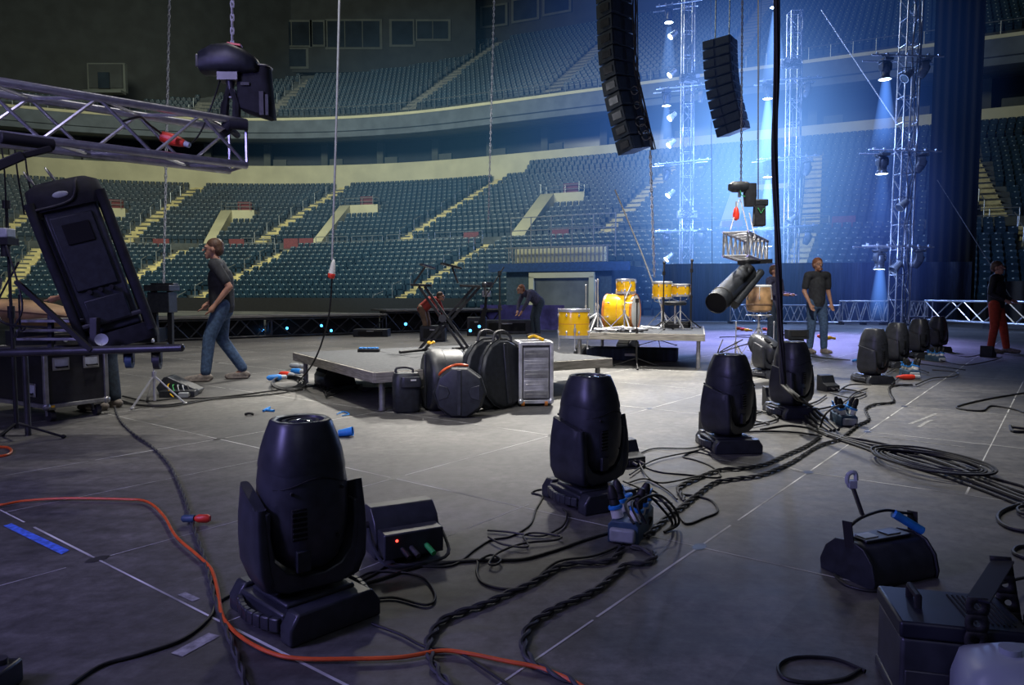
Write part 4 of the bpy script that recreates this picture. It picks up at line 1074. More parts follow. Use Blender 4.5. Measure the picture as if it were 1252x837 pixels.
# two snares / toms on the right
drum('snare_drum', 'yellow snare drum on a chrome stand, left one of the pair', V((2.62, 12.6, R2z + .52)), .17, .28, MX.Rotation(.06, 3, 'X'))
drum('snare_drum', 'yellow snare drum on a chrome stand, right one of the pair', V((2.98, 12.75, R2z + .56)), .17, .2, MX.Rotation(.05, 3, 'X'))
def snare_stand(lab, loc, h):
    t = thing('drum_stand', lab, 'drum stand', loc); m = MB(); m.cyl((0, 0, .12), (0, 0, h), .014); m.build('pole', 'chrome', t)
    for k in range(3):
        a = .3 + 2 * PI * k / 3; d = V((math.cos(a), math.sin(a), 0)); m = MB(); m.bar((0, 0, .3), d * .3 + V((0, 0, .015)), .02, .008); m.bar((0, 0, .14), d * .17 + V((0, 0, .14)), .02, .006); m.ell(d * .3 + V((0, 0, .016)), (.02, .02, .014), 8, 5); m.build('leg', 'chrome', t)
    m = MB()
    for k in range(3):
        a = .3 + 2 * PI * k / 3; d = V((math.cos(a), math.sin(a), 0)); m.cyl((0, 0, h - .05), d * .15 + V((0, 0, h)), .008, n=6); m.cyl(d * .15 + V((0, 0, h)), d * .15 + V((0, 0, h + .05)), .01, n=6)
    m.build('basket', 'chrome', t); return t
snare_stand('chrome stand under the left snare drum', V((2.62, 12.6, R2z)), .47)
snare_stand('chrome stand under the right snare drum', V((2.98, 12.75, R2z)), .5)
t = thing('drum_throne', 'black round drum stool in front of the snare drums', 'stool', V((2.72, 12.0, R2z)))
m = MB(); m.lathe([(.15, .4), (.18, .41), (.185, .45), (.17, .47), (.0001, .475)], 24); m.build('seat', 'plastic2', t)
m = MB(); m.cyl((0, 0, .1), (0, 0, .4), .018); m.build('pole', 'chrome', t)
for k in range(3):
    a = .9 + 2 * PI * k / 3; d = V((math.cos(a), math.sin(a), 0)); m = MB(); m.bar((0, 0, .26), d * .26 + V((0, 0, .012)), .02, .01); m.build('leg', 'chrome', t)
def cstand(lab, loc, h, boom=None, a=0, grp=None):
    t = thing('cymbal_stand', lab, 'cymbal stand', loc, a, grp); m = MB(); m.cyl((0, 0, .05), (0, 0, h * .5), .014); m.cyl((0, 0, h * .5), (0, 0, h), .009); m.cyl((0, 0, h * .5 - .03), (0, 0, h * .5 + .03), .022); m.ell((0, 0, h + .02), (.016, .016, .03), 8, 6); m.build('pole', 'chrome', t)
    for k in range(3):
        d = V((math.cos(2 * PI * k / 3), math.sin(2 * PI * k / 3), 0)); m = MB(); m.bar((0, 0, .3), d * .28 + V((0, 0, .015)), .022, .01); m.ell(d * .28 + V((0, 0, .016)), (.022, .022, .014), 8, 5); m.build('leg', 'chrome', t)
    if boom: m = MB(); m.cyl((0, 0, h * .8), boom, .009); m.ell(boom, (.016, .016, .03), 8, 6); m.build('boom_arm', 'chrome', t)
    return t
cstand('chrome cymbal stand in front of the bass drum, left one', V((1.35, 11.35, R2z)), .78)
cstand('chrome cymbal stand in front of the bass drum, right one', V((1.75, 11.2, R2z)), .62, (.2, .05, .72), .7)
cstand('slim dark topped stand left of the bass drum on the riser', V((1.32, 12.9, R2z)), .72, None, .4)
cstand('second slim stand left of the bass drum on the riser', V((1.52, 13.1, R2z)), .8, None, .9)
stand('microphone_stand', 'black microphone stand before the left snare drum', V((2.5, 11.9, R2z)), .92, 'black', None, .2, mic=True)
stand('microphone_stand', 'black microphone stand behind the right snare drum', V((3.08, 12.4, R2z)), .98, 'black', None, .2, mic=True)
# pile of hardware
for k in range(9):
    c = V((1.35 + .1 * k + random.uniform(-.05, .05), 11.0 + random.uniform(-.1, .15), R2z + .025 + .02 * (k % 3))); a = random.uniform(0, PI); d = V((math.cos(a) * .17, math.sin(a) * .1, random.uniform(0, .03)))
    m = MB(); m.cyl(c - V((d.x, d.y, 0)), c + d, .013); m.ell(c + d, (.028, .028, .022), 8, 6); m.box(c, (.045, .04, .04))
    tag(m.build('drum_hardware', 'chrome' if k % 3 else 'dsteel'), 'metal clamp rod in the hardware heap before the bass drum', 'hardware', 'heap of chrome drum hardware')
t = thing('speaker_box', 'black box with a pale curved handle left of the bass drum', 'monitor speaker', V((1.22, 11.9, R2z)), -.1)
m = MB(); m.prism([(-.2, 0), (.22, 0), (.22, .24), (-.24, .3), (-.24, .12)], -.14, .14, 'y'); m.build('cabinet', 'plastic2', t, .008)
m = MB(); m.tube(spline([(-.2, -.15, .285), (-.12, -.17, .22), (.05, -.17, .2), (.18, -.15, .27)], 5), .018, 7); m.build('handle', 'lgrey', t)
m = MB(); m.tube(spline([(-.1, -.142, .04), (-.02, -.143, .12), (.1, -.143, .16), (.2, -.142, .17)], 5), .006, 5); m.build('trim_line', 'void', t)
t = thing('soft_case', 'flat black soft case lying at the right of the drum riser', 'case', onr2(826, 400), -.3)
m = MB(); R = [supell(.25, .17, .0, 24, 5), supell(.26, .18, .02, 24, 5), supell(.262, .182, .08, 24, 5), supell(.24, .165, .11, 24, 4)]; m.loft(R); m.build('body', 'cloth', t, 0, 50)
m = MB(); m.tube([p + V((0, 0, .003)) for p in supell(.264, .184, .055, 24, 5)], .006, 5, True); m.build('zip', 'rubberg', t)
# dark things beneath and between the risers
for (x, y, w, lab) in ((768, 427, .16, 'small dark wedge speaker under the drum riser'), (714, 433, .13, 'small dark wedge speaker between the two risers'), (410, 470, .2, 'dark wedge speaker under the left end of the low riser')):
    t = thing('wedge_speaker', lab, 'speaker', G(x, y), .5); m = MB(); m.prism([(-w, 0), (w, 0), (w * .7, w * 1.1), (-w * .3, w * 1.5), (-w, w * .6)], -w * 1.2, w * 1.2, 'y'); c = m.build('cabinet', 'plastic', t, .01)
    m = MB(); m.box((-w * .72, 0, w * 1.06), (w * .6, w * 2.1, .01), MX.Rotation(-.9, 3, 'Y')); m.build('grille', 'black', t)
m = MB(); c = G(800, 443); m.box((0, 0, .1), (1.5, .5, .2)); 
t = thing('dark_crate', 'long low dark crate lying under the drum riser', 'crate', V((2.05, 12.2, 0)), -.28); m.build('body', 'clothb', t, .02); m = MB(); m.box((0, -.26, .1), (.2, .02, .04)); m.build('handle', 'steel', t)
stand('microphone_stand', 'low black stand folded behind the drum riser', G(810, 425) + V((0, .4, 0)), .42, 'black', None, .45)
# ---- conga on chrome stand
t = thing('conga_drum', 'short wooden barrel drum with gold panels held on a chrome stand', 'drum', V((3.98, 11.6, .82)))
m = MB(); m.lathe([(.15, 0), (.19, .03), (.205, .14), (.205, .24), (.185, .38), (.17, .42)], 32); m.build('shell', 'goldwood', t)
m = MB(); m.lathe([(.17, .41), (.186, .4), (.188, .425), (.168, .435), (.0001, .432)], 32); m.build('head', 'drumhead', t)
m = MB(); m.lathe([(.2, .11), (.209, .115), (.209, .13), (.205, .135)], 32); m.build('band', 'brown', t)
for k in range(6):
    a = k * PI / 3 + .2; d = V((math.cos(a), math.sin(a), 0)); m = MB(); m.tube([d * .19 + V((0, 0, .41)), d * .2 + V((0, 0, .35)), d * .213 + V((0, 0, .24))], .006, 6); m.box(d * .212 + V((0, 0, .22)), (.02, .02, .04)); m.build('lug', 'chrome', t)
t = thing('conga_stand', 'chrome tripod stand with many braces under the wooden barrel drum', 'drum stand', V((3.98, 11.6, 0)))
m = MB(); m.cyl((0, 0, .1), (0, 0, .78), .018); m.cyl((0, 0, .5), (0, 0, .58), .03); m.build('pole', 'chrome', t)
for k in range(5):
    a = k * 2 * PI / 5 + .3; d = V((math.cos(a), math.sin(a), 0)); m = MB(); m.bar(d * .03 + V((0, 0, .54)), d * .32 + V((0, 0, .015)), .024, .014); m.bar((0, 0, .16), d * .18 + V((0, 0, .2)), .016, .008); m.ell(d * .3 + V((0, 0, .016)), (.025, .025, .015), 8, 5); m.build('leg', 'chrome', t)
m = MB(); m.tube([(.2 * math.cos(a), .2 * math.sin(a), .77) for a in [k * PI / 8 for k in range(16)]], .009, 6, True)
for k in range(3): a = k * 2 * PI / 3; m.cyl((0, 0, .7), (.2 * math.cos(a), .2 * math.sin(a), .77), .009, n=6)
m.build('ring', 'chrome', t)
for x, lab in ((-.32, 'left'), (.3, 'right')):
    cstand('short chrome stand at the %s of the barrel drum' % lab, V((3.98 + x, 11.75, 0)), .62, None, .6)
t = thing('pedestal_box', 'small black box on a stand between barrel drum and cable bundle', 'box', V((4.75, 12.0, .36))); m = MB(); m.box((0, 0, .08), (.34, .2, .16)); m.build('body', 'plastic2', t, .01); m = MB(); m.box((0, -.105, .09), (.26, .01, .08)); m.build('panel', 'black', t)
m = MB(); m.box((0, 0, -.02), (.2, .16, .03)); m.cyl((0, 0, -.36), (0, 0, -.02), .02); m.cyl((0, 0, -.36), (0, 0, -.34), .12); m.build('stand', 'dsteel', t)
# ---- small white truss and black tube hanging right of centre
D_ = 9.6
t = thing('short_truss', 'short white box truss hanging tilted under two hoists', 'truss')
truss(t, P(899, 298, 9.3), P(925, 308, 10.5), .3, (0, 0, 1), 5, .02, .012, 'alu', .30)
t = thing('chain_hoist', 'black chain hoist with hanging chain bag over the short white truss', 'hoist', P(906, 230, 9.7))
m = MB(); m.loft([supell(.1, .055, -.05, 18, 3, -.02), supell(.15, .075, -.02, 18, 3, -.02), supell(.15, .075, .05, 18, 3, -.02), supell(.1, .05, .085, 18, 3, -.02)]); m.build('motor', 'plastic2', t, .0, 50)
m = MB(); m.loft([supell(.07, .06, -.24, 16, 3, .12), supell(.085, .07, -.1, 16, 3, .12), supell(.08, .065, .06, 16, 3, .12)]); m.build('chain_bag', 'cloth', t, 0, 50)
m = MB(); m.cyl((-.02, 0, -.05), (-.02, 0, -.12), .02); m.build('hook', 'steel', t)
m = MB(); m.tube([(-.03, -.07, -.04), (-.02, -.08, -.1), (.03, -.08, -.12)], .006, 5); m.build('tape', 'green', t)
t = thing('chain_hoist', 'smaller black hoist hanging lower and right of the first over the white truss', 'hoist', P(928, 248, 10.6))
m = MB(); m.box((0, 0, 0), (.24, .14, .1)); m.build('motor', 'plastic2', t, .02); m = MB(); m.box((.0, -.02, -.19), (.17, .14, .3), None, .9); m.build('chain_bag', 'cloth', t, .02)
m = MB(); m.tube([(-.05, -.1, -.08), (0, -.1, -.16), (.05, -.1, -.08)], .006, 5); m.build('tape', 'green', t)
line('hanging_cable', [P(927, -190, 10.6), P(927, 243, 10.6)], .009, 'rubberg', 'thin steel line above the smaller hoist', 'cable', 5, 2)
for (x0, y0, x1, y1) in ((904, 243, 893, 281), (905, 243, 915, 283), (916, 260, 923, 290)):
    line('truss_sling', [P(x0, y0, 9.7), P(x1, y1, 9.5)], .008, 'rope', 'thin sling between hoist and short white truss', 'sling', 5, 2, 'slings of the short white truss')
t = thing('truss_connector', 'red connector hanging above the short white truss', 'plug', P(900, 262, 9.6)); m = MB(); m.lathe([(.012, -.08), (.04, -.06), (.045, 0), (.03, .07), (.012, .1)], 12); m.build('body', 'red', t); m = MB(); m.cyl((0, 0, .1), (0, 0, .17), .012); m.build('cap', 'lgrey', t)
t = thing('searchlight_tube', 'large dark grey tube lamp tilted under the short white truss', 'tube lamp')
a_, b_ = P(878, 368, 9.1), P(915, 331, 9.9); d = (b_ - a_).normalized(); T = MX.Translation(a_) @ d.to_track_quat('Z', 'Y').to_matrix().to_4x4(); L_ = (b_ - a_).length
m = MB(); m.T = T; m.lathe([(.1, .02), (.135, -.07), (.141, -.07), (.141, .1), (.135, .11), (.135, L_ * .93), (.1, L_), (.0001, L_)], 28); m.build('barrel', 'plastic2', t)
m = MB(); m.T = T; m.lathe([(.132, -.05), (.12, .0), (.0001, .01)], 24); m.build('front_glass', 'void', t)
m = MB(); m.T = T; m.lathe([(.142, .1), (.148, .105), (.148, .13), (.142, .135)], 28); m.build('collar', 'black', t)
m = MB(); m.cyl(a_ + V((.24, .1, -.05)), b_ + V((.2, .1, -.02)), .055, .055, 14); m.build('side_rail', 'plastic2', t)
m = MB(); m.bar(P(905, 321, 9.8), P(941, 319, 10.1), .1, .06); m.cyl(P(912, 322, 9.9), b_, .03); m.build('hanging_bracket', 'dsteel', t)
# ================================================================ LEFT STACK: flight case, cart, tilted cabinet
def handle_recess(par, c, R, w=.13, h=.1):
    m = MB(); m.T = MX.Translation(c) @ R; m.box((0, 0, 0), (w, .006, h)); m.build('handle_plate', 'steel', par, .002)
    m = MB(); m.T = MX.Translation(c) @ R; m.box((0, -.004, -.0), (w * .78, .004, h * .72)); m.build('handle_recess', 'lgrey', par)
    m = MB(); m.T = MX.Translation(c) @ R; m.tube([(-w * .33, -.01, -h * .22), (-w * .33, -.022, -h * .25), (w * .33, -.022, -h * .25), (w * .33, -.01, -h * .22)], .008, 6); m.build('grip', 'black', par)
t = thing('flight_case', 'black flight case on castors with grey edges at far left', 'flight case', V((-3.99, 6.12, 0)), 0)
u = V((.62, .785, 0)); v = V((-.80, .6, 0)); u.normalize(); v = V((-u.y, u.x, 0)); v = V((-.86, .5, 0)).normalized(); u = V((.5, .86, 0)).normalized()
az = math.atan2(u.y, u.x); t.rotation_euler = (0, 0, az)   # local +x runs along the short face, +y to the back left
W_, L_, z0, z1 = .52, 1.15, .14, .60
m = MB(); m.box((W_ / 2, L_ / 2, (z0 + z1) / 2), (W_ - .01, L_ - .01, z1 - z0 - .01)); m.build('body', 'laminate', t)
m = MB()
for x in (0, W_):
    for y in (0, L_): m.box((x, y, (z0 + z1) / 2), (.035, .035, z1 - z0))
for z in (z0, z1):
    for y in (0, L_): m.box((W_ / 2, y, z), (W_, .034, .034))
    for x in (0, W_): m.box((x, L_ / 2, z), (.034, L_, .034))
m.build('edge_profile', 'steel', t, .004)
m = MB()
for x in (0, W_):
    for z in (z0, z1): m.ell((x, 0, z), (.035, .035, .035), 8, 6)
m.build('ball_corner', 'steel', t)
# visible faces: y=0 (facing camera right) and x=0 (left)
R0 = MX.Identity(4); RL = MX.Rotation(-PI / 2, 4, 'Z')
for x in (.13, .39): handle_recess(t, V((x, -.004, .5)), R0, .14, .11)
handle_recess(t, V((-.004, .22, .27)), RL, .12, .12); 
for x, y in ((.06, .06), (W_ - .06, .06), (.06, L_ - .06), (W_ - .06, L_ - .06)):
    m = MB(); m.cyl((x - .02, y, .05), (x + .02, y, .05), .05, n=18); c = m.build('castor_wheel', 'dsteel', t); m = MB(); m.box((x, y + .01, .115), (.07, .06, .03)); m.bar((x - .03, y, .05), (x - .03, y + .01, .11), .03, .006, (1, 0, 0)); m.bar((x + .03, y, .05), (x + .03, y + .01, .11), .03, .006, (1, 0, 0)); m.build('castor_fork', 'steel', c)
m = MB(); m.box((.03, -.022, z0), (.05, .004, .02)); m.build('sticker', 'yellow', t)
# dark amplifier box on it
t = thing('amplifier_box', 'low black amplifier box stacked on the flight case', 'box', V((-4.06, 6.35, .618)), az); m = MB(); m.box((.24, .45, .075), (.46, .8, .15)); m.build('body', 'plastic', t, .01); m = MB(); m.box((.24, .04, .075), (.4, .01, .1)); m.build('front_panel', 'dsteel', t, .003)
for x in (.12, .36): m = MB(); m.cyl((x, .03, .075), (x, .015, .075), .018, n=14); m.build('knob', 'lgrey', t)
# brown padded bag
t = thing('cymbal_bag', 'round brown padded bag lying on the black amplifier box', 'bag', V((-3.98, 6.1, .87)))
m = MB(); Rt = MX.Rotation(-.12, 3, 'X') @ MX.Rotation(.08, 3, 'Y'); m.ell((-.12, 0, .07), (.43, .3, .115), 32, 12, Rt); m.build('bag', 'tan', t, 0, 80)
m = MB(); m.tube([Rt @ V((.435 * math.cos(a), .303 * math.sin(a), 0)) + V((-.12, 0, .07)) for a in [k * PI / 16 for k in range(32)]], .009, 6, True); m.build('piping', 'brown', t)
# horizontal pipe cart with castors, and shelves
t = thing('pipe_cart', 'black pipe framed cart with hanging castors in front of the flight case', 'cart')
YP = 4.9
m = MB(); m.cyl(P(-60, 433, YP), P(222, 425, YP), .027, n=16); m.ell(P(222, 425, YP), (.02, .027, .027), 10, 8); m.build('front_pipe', 'dsteel', t)
m = MB(); m.cyl(P(-60, 428, YP + .7), P(205, 422, YP + .7), .024, n=12); m.build('rear_pipe', 'dsteel', t)
m = MB(); m.bar(P(20, 344, YP - .05), P(112, 428, YP - .02), .03, .03); m.build('diagonal_brace', 'black', t)
m = MB(); m.bar(P(116, 388, YP + .1), P(116, 425, YP + .1), .05, .05); m.build('post', 'dsteel', t, .004)
for y in (391, 402, 412):
    m = MB(); c = P(84, y, YP + .45); m.box(c, (.44, .5, .02)); m.build('shelf', 'steel', t, .003)
m = MB(); m.bar(P(62, 385, YP + .3), P(62, 428, YP + .3), .03, .03); m.build('post', 'dsteel', t)
for (x, y, r, mt) in ((158, 441, .052, 'bluebox'), (192, 441, .06, 'dsteel')):
    c = P(x, y, YP + .1); m = MB(); m.cyl(c + V((-.02, 0, 0)), c + V((.02, .01, 0)), r, n=20); w = m.build('castor_wheel', mt, t); m = MB(); m.cyl(c + V((-.024, 0, 0)), c + V((.024, .01, 0)), r * .4, n=12); m.build('hub', 'steel', w)
    m = MB(); m.box(c + V((0, 0, r + .015)), (.09, .07, .02)); m.bar(c + V((-.03, 0, -.01)), c + V((-.03, 0, r + .01)), .03, .006, (1, 0, 0)); m.bar(c + V((.03, 0, -.01)), c + V((.03, 0, r + .01)), .03, .006, (1, 0, 0)); m.build('castor_fork', 'dsteel', w)
for x, xx in ((30, -40), (150, 60)):
    m = MB(); p = P(x, 428, YP + .68); m.cyl(p, V((p.x, p.y, 0)), .022, n=10) if x < 100 else m.cyl(p, P(x, 425, YP), .022, n=10); m.build('cross_pipe', 'dsteel', t)
# tilted cabinet in its tube frame
t = thing('tilted_cabinet', 'large black cabinet in a padded tube frame, tilted on the pipe cart', 'speaker cabinet')
# local axes: x across, z along its length, y depth
bl = P(146, 408, 5.3); T = MX.Translation(bl) @ MX.Rotation(math.radians(27), 4, 'Z') @ MX.Rotation(math.radians(-17), 4, 'Y')
W2, D2, H2 = .44, .42, 1.05
def cb(name, mt, f, bev=0, par=None, ang=38):
    m = MB(); m.T = T; f(m); return m.build(name, mt, par or t, bev, ang)
cb('cabinet', 'plastic', lambda m: m.box((0, 0, .52), (W2 - .1, D2 - .06, H2 - .1)), .015)
top = cb('padded_cover', 'cloth', lambda m: m.loft([supell(W2 / 2 + .015, D2 / 2 + .01, .93, 24, 5), supell(W2 / 2 + .02, D2 / 2 + .015, 1.0, 24, 5), supell(W2 / 2 + .01, D2 / 2 + .005, 1.09, 24, 4), supell(W2 / 2 - .05, D2 / 2 - .05, 1.125, 24, 4)]), 0, None, 60)
cb('badge', 'lgrey', lambda m: m.ell((-.02, -D2 / 2 - .012, 1.02), (.05, .008, .022), 20, 6), 0, top)
cb('cover_strap', 'rubberg', lambda m: m.tube(spline([(-.2, -.22, .95), (.03, -.235, .97), (.1, -.2, 1.1), (.13, .1, 1.13)], 5), .008, 6), 0, top)
for x in (-1, 1):
    for y in (-1, 1):
        cb('padded_rail', 'cloth', lambda m: m.tube(spline([(x * W2 / 2, y * D2 / 2, -.02), (x * W2 / 2, y * D2 / 2, .5), (x * W2 / 2, y * D2 / 2, 1.0)], 5), .032, 12))
for z in (.0, .12):
    cb('bottom_frame', 'dsteel', lambda m: m.tube([(-W2 / 2, -D2 / 2, z), (W2 / 2, -D2 / 2, z), (W2 / 2, D2 / 2, z), (-W2 / 2, D2 / 2, z)], .018, 8, True))
cb('bottom_cover', 'cloth', lambda m: m.loft([supell(W2 / 2 + .03, D2 / 2 + .03, -.08, 24, 5), supell(W2 / 2 + .035, D2 / 2 + .035, -.04, 24, 5), supell(W2 / 2 + .02, D2 / 2 + .02, .04, 24, 5)]), 0, None, 60)
pn = cb('recessed_panel', 'plastic2', lambda m: m.box((-.01, -D2 / 2 + .02, .62), (.27, .03, .52)), .008)
cb('screen_recess', 'void', lambda m: m.box((0, -D2 / 2 - .0, .75), (.17, .02, .14)), .004, pn)
cb('lower_panel', 'plastic2', lambda m: m.box((.0, -D2 / 2 + .01, .2), (.26, .05, .18)), .008)
for k in range(3): cb('knob', 'black', lambda m: m.cyl((-.07 + .07 * k, -D2 / 2 - .03, .34), (-.07 + .07 * k, -D2 / 2 + .02, .34), .016, n=12))
for y in (-.12, -.03, .06, .14): cb('side_tube', 'black', lambda m: m.cyl((W2 / 2 - .02, y, .02), (W2 / 2 - .02, y, .92), .022, n=10))
for z in (.3, .6): cb('tube_clamp', 'steel', lambda m: m.box((W2 / 2 + .012, -.03, z), (.02, .06, .03)), .004)
for dx in (-.15, -.02):
    line('carabiner', [T @ V((dx, -.15, 1.12)), T @ V((dx - .02, -.17, 1.17)), T @ V((dx - .03, -.15, 1.22)), T @ V((dx - .01, -.13, 1.17)), T @ V((dx, -.15, 1.12))], .006, 'steel', 'steel carabiner clipped at the top of the tilted cabinet', 'carabiner', 5, 4, 'carabiners on the tilted cabinet')
for k, (x, x2) in enumerate(((30, 18), (45, 30), (8, 2))):
    line('hanging_cable', [P(x2, 180, 5.2), P(x2 + 4, 215, 5.2), P(x, 262 + 10 * k, 5.3)], .006, 'rubber', 'thin black lead hanging from the left truss behind the tilted cabinet', 'cable', 5, 5, 'leads hanging by the tilted cabinet')
stand('light_stand', 'dark thin stand pole at the far left edge', V((-3.72, 5.35, 0)), 1.75, 'black', None, .3)
t = thing('small_lamp', 'violet lit small box lamp fixed to the stand at the left edge', 'lamp', P(6, 290, 5.3)); m = MB(); m.box((0, 0, .03), (.1, .1, .07)); m.build('housing', 'lgrey', t, .01); m = MB(); m.box((0, 0, -.03), (.12, .12, .05)); m.cyl((0, 0, -.05), (0, 0, -.14), .03); m.build('mount', 'black', t)
for k in range(5):
    a, b = P(random.uniform(-5, 30), 300 + 20 * k, 5.1), P(random.uniform(0, 60), 400, 5.0); mid = (a + b) / 2 + V((random.uniform(-.15, .15), -.05, -.12))
    line('loose_cable', [a, mid, b], .007, 'rubber', 'black lead looping around the equipment at the left edge', 'cable', 5, 6, 'leads around the left edge equipment')
t = thing('black_lever', 'black bracket reaching over the lower chord of the left truss', 'bracket'); m = MB(); m.bar(P(-10, 206, 3.9), P(28, 190, 4.0), .06, .05); m.bar(P(28, 190, 4.0), P(62, 182, 4.1), .045, .035); m.cyl(P(0, 168, 3.95), P(66, 177, 4.15), .032); m.build('arm', 'black', t, .006)
cstand('chrome cymbal stand base standing behind the pipe cart', V((-3.55, 7.1, 0)), .62, None, .2)
t = thing('round_reflector', 'small round pale reflector standing on the pipe cart', 'reflector', P(124, 415, 4.95)); m = MB(); m.T = MX.Rotation(PI / 2 - .2, 4, 'X') @ MX.Rotation(.5, 4, 'Y'); m.lathe([(.0001, -.02), (.025, -.015), (.04, .0), (.042, .006), (.036, .002), (.0001, -.012)], 20); m.build('dish', 'lgrey', t); m = MB(); m.cyl((0, 0, -.03), (0, 0, -.07), .008); m.build('stem', 'steel', t)
# ---- console on legs far back left
t = thing('mixing_console', 'small dark console on legs beneath the far hoist chain', 'console', P(198, 352, 14.2) - V((0, 0, .0)))
hz = t.location.z; m = MB(); m.box((0, 0, 0), (.5, .45, .12)); m.box((0, .1, .07), (.46, .2, .06)); m.build('top', 'dsteel', t, .01)
for x in (-.16, .16): m = MB(); m.bar((x, 0, -.06), (x * .9, .0, -hz), .09, .09); m.build('leg', 'black', t)
m = MB(); m.box((0, 0, -.28), (.42, .35, .4)); m.build('lower_case', 'plastic', t, .01)
for (x, y, w, d, h, lab) in ((455, 411, .9, .5, .2, 'low black platform box before the runway, left of the keyboard stand'), (180, 418, .8, .6, .34, 'dark box before the runway left of the walking man'), (530, 416, .6, .5, .36, 'grey crate seen through the keyboard stand'), (583, 410, .5, .5, .5, 'dark case with lamps right of the keyboard stand'), (620, 407, 1.5, .6, .38, 'wide grey box behind the microphone stand')):
    t = thing('equipment_box', lab, 'box', G(x, y)); m = MB(); m.box((0, 0, h / 2), (w, d, h)); m.build('body', 'plastic2' if w < 1.4 else 'dsteel', t, .015); m = MB(); m.box((0, -d / 2 - .005, h / 2), (w * .7, .02, h * .6)); m.build('front_panel', 'black', t, .005); m = MB(); m.box((0, -d / 2 - .02, h * .75), (w * .2, .02, .03)); m.build('handle', 'steel', t)
for x, y in ((586, 399), (575, 404), (496, 396)):
    m = MB(); m.ell(P(x, y, G(x, 417).y), (.035, .03, .035), 10, 6); tag(m.build('indicator_lamp', 'led_blue'), 'small blue lamp on the equipment behind the keyboard stand', 'indicator light', 'blue lamps behind the keyboard stand')
# tall thin lamp stand w/ hanging unit near x 597
t = thing('followspot', 'black lamp on a bent stand behind the keyboard stand', 'stage light', G(588, 411)); m = MB(); m.bar((-.1, 0, 0), (.12, 0, .75), .12, .12); m.bar((.12, 0, .75), (.16, 0, 1.25), .07, .07); m.build('stem', 'black', t); m = MB(); m.box((.15, -.06, 1.12), (.22, .2, .16)); m.build('head', 'steel', t, .01); m = MB(); m.box((.18, 0, 1.36), (.3, .2, .14)); m.build('hood', 'plastic', t, .02)
# ================================================================ FLOOR GEAR
def wedge(lab, c, w, d, h, rz):
    t = thing('led_wash_light', lab, 'flood light', c, rz)
    m = MB(); m.prism([(-d / 2, 0), (d * .22, 0), (d * .3, h * .3), (d * .18, h * .72), (-d * .12, h), (-d / 2, h * .86)], -w / 2, w / 2, 'x'); 
    return t, m
# A: black wash light with mains box, front centre
t = thing('led_wash_light', 'black wedge shaped LED flood with red indicator, right of the nearest moving head', 'flood light', G(492, 672), math.radians(28)); t.scale = (.95, .95, .95)
m = MB(); m.prism([(-.1, 0), (.07, .0), (.085, .09), (.06, .165), (.0, .215), (-.075, .215), (-.1, .19)], -.15, .15, 'x')
m.v = [tuple(V((p[0], -p[1], p[2]))) for p in m.v]; m.build('housing', 'plastic', t, .006)
m = MB(); m.box((-.005, -.125, .085), (.27, .1, .11)); pb_ = m.build('mains_box', 'plastic', t, .006)
m = MB(); m.ell((-.085, -.177, .11), (.006, .004, .006), 8, 6); m.build('red_indicator', 'led_red', pb_)
for x, mt in ((-.02, 'rubberg'), (.05, 'green'), (-.06, 'rubber')): m = MB(); m.cyl((x, -.17, .07), (x + .01, -.235, .05), .012); m.build('plug', mt, pb_)
m = MB(); m.tube(spline([(-.155, .02, .13), (-.165, -.1, .07), (-.12, -.21, .015), (.12, -.21, .015), (.165, -.1, .07), (.155, .02, .13)], 5), .008, 6); m.build('yoke', 'steel' if False else 'plastic', t)
for s in (-1, 1): m = MB(); m.cyl((s * .15, .02, .13), (s * .172, .02, .13), .02, n=12); m.build('knob', 'black', t)
# B: the half round flood at the right with tape
t = thing('barrel_flood', 'black half-round flood light with raised bracket and blue tape at the right', 'flood light', G(1074, 700), math.radians(22))
m = MB(); prof = [(.12, 0), (.125, .04), (.1, .1), (.055, .14), (-.02, .15), (-.07, .135), (-.11, .09), (-.125, .03), (-.12, 0)]
m.prism(prof, -.16, .16, 'x'); m.build('body', 'plastic', t, .008)
for s in (-1, 1): m = MB(); m.prism([(p * 1.06, q * 1.05) for p, q in prof], s * .16, s * .172, 'x'); m.build('end_plate', 'plastic2', t, .003)
m = MB(); m.box((0, 0, .153), (.24, .09, .01)); ctl = m.build('control_panel', 'plastic2', t, .003)
for x, mt in ((-.07, 'lgrey'), (.05, 'dsteel')): m = MB(); m.box((x, 0, .16), (.07, .05, .004)); m.build('label_plate', mt, ctl)
for s in (-1, 1): m = MB(); m.bar((s * .165, -.02, .06), (s * .175, -.0, .23), .045, .006, (1, 0, 0)); m.build('bracket_arm', 'black', t, .002)
m = MB(); m.tube(spline([(-.17, -.0, .2), (-.1, 0, .235), (.02, 0, .25), (.1, -.01, .235), (.17, 0, .22)], 5), .006, 6); m.build('bracket_cable', 'rubber', t)
m = MB(); m.cyl((.06, -.01, .235), (.17, -.05, .165), .017, n=14); m.build('blue_tape', 'blue', t)
for s in (-1, 1):
    pass
m = MB(); m.box((-.0, .0, .26), (.05, .03, .03)); 
t2 = thing('hook_clamp', 'grey hook clamp standing above the half-round flood bracket', 'clamp', G(1074, 700) + V((-.075, -.01, .235))); m = MB(); m.bar((-.0, 0, 0), (-.045, 0, .12), .022, .012); m.build('stem', 'dsteel', t2, .003); m = MB(); m.tube(spline([(-.045, 0, .11), (-.065, 0, .135), (-.06, 0, .165), (-.035, 0, .17), (-.03, 0, .14)], 4), .009, 8); m.box((-.045, 0, .125), (.03, .025, .03)); m.build('jaw', 'lgrey', t2, .002)
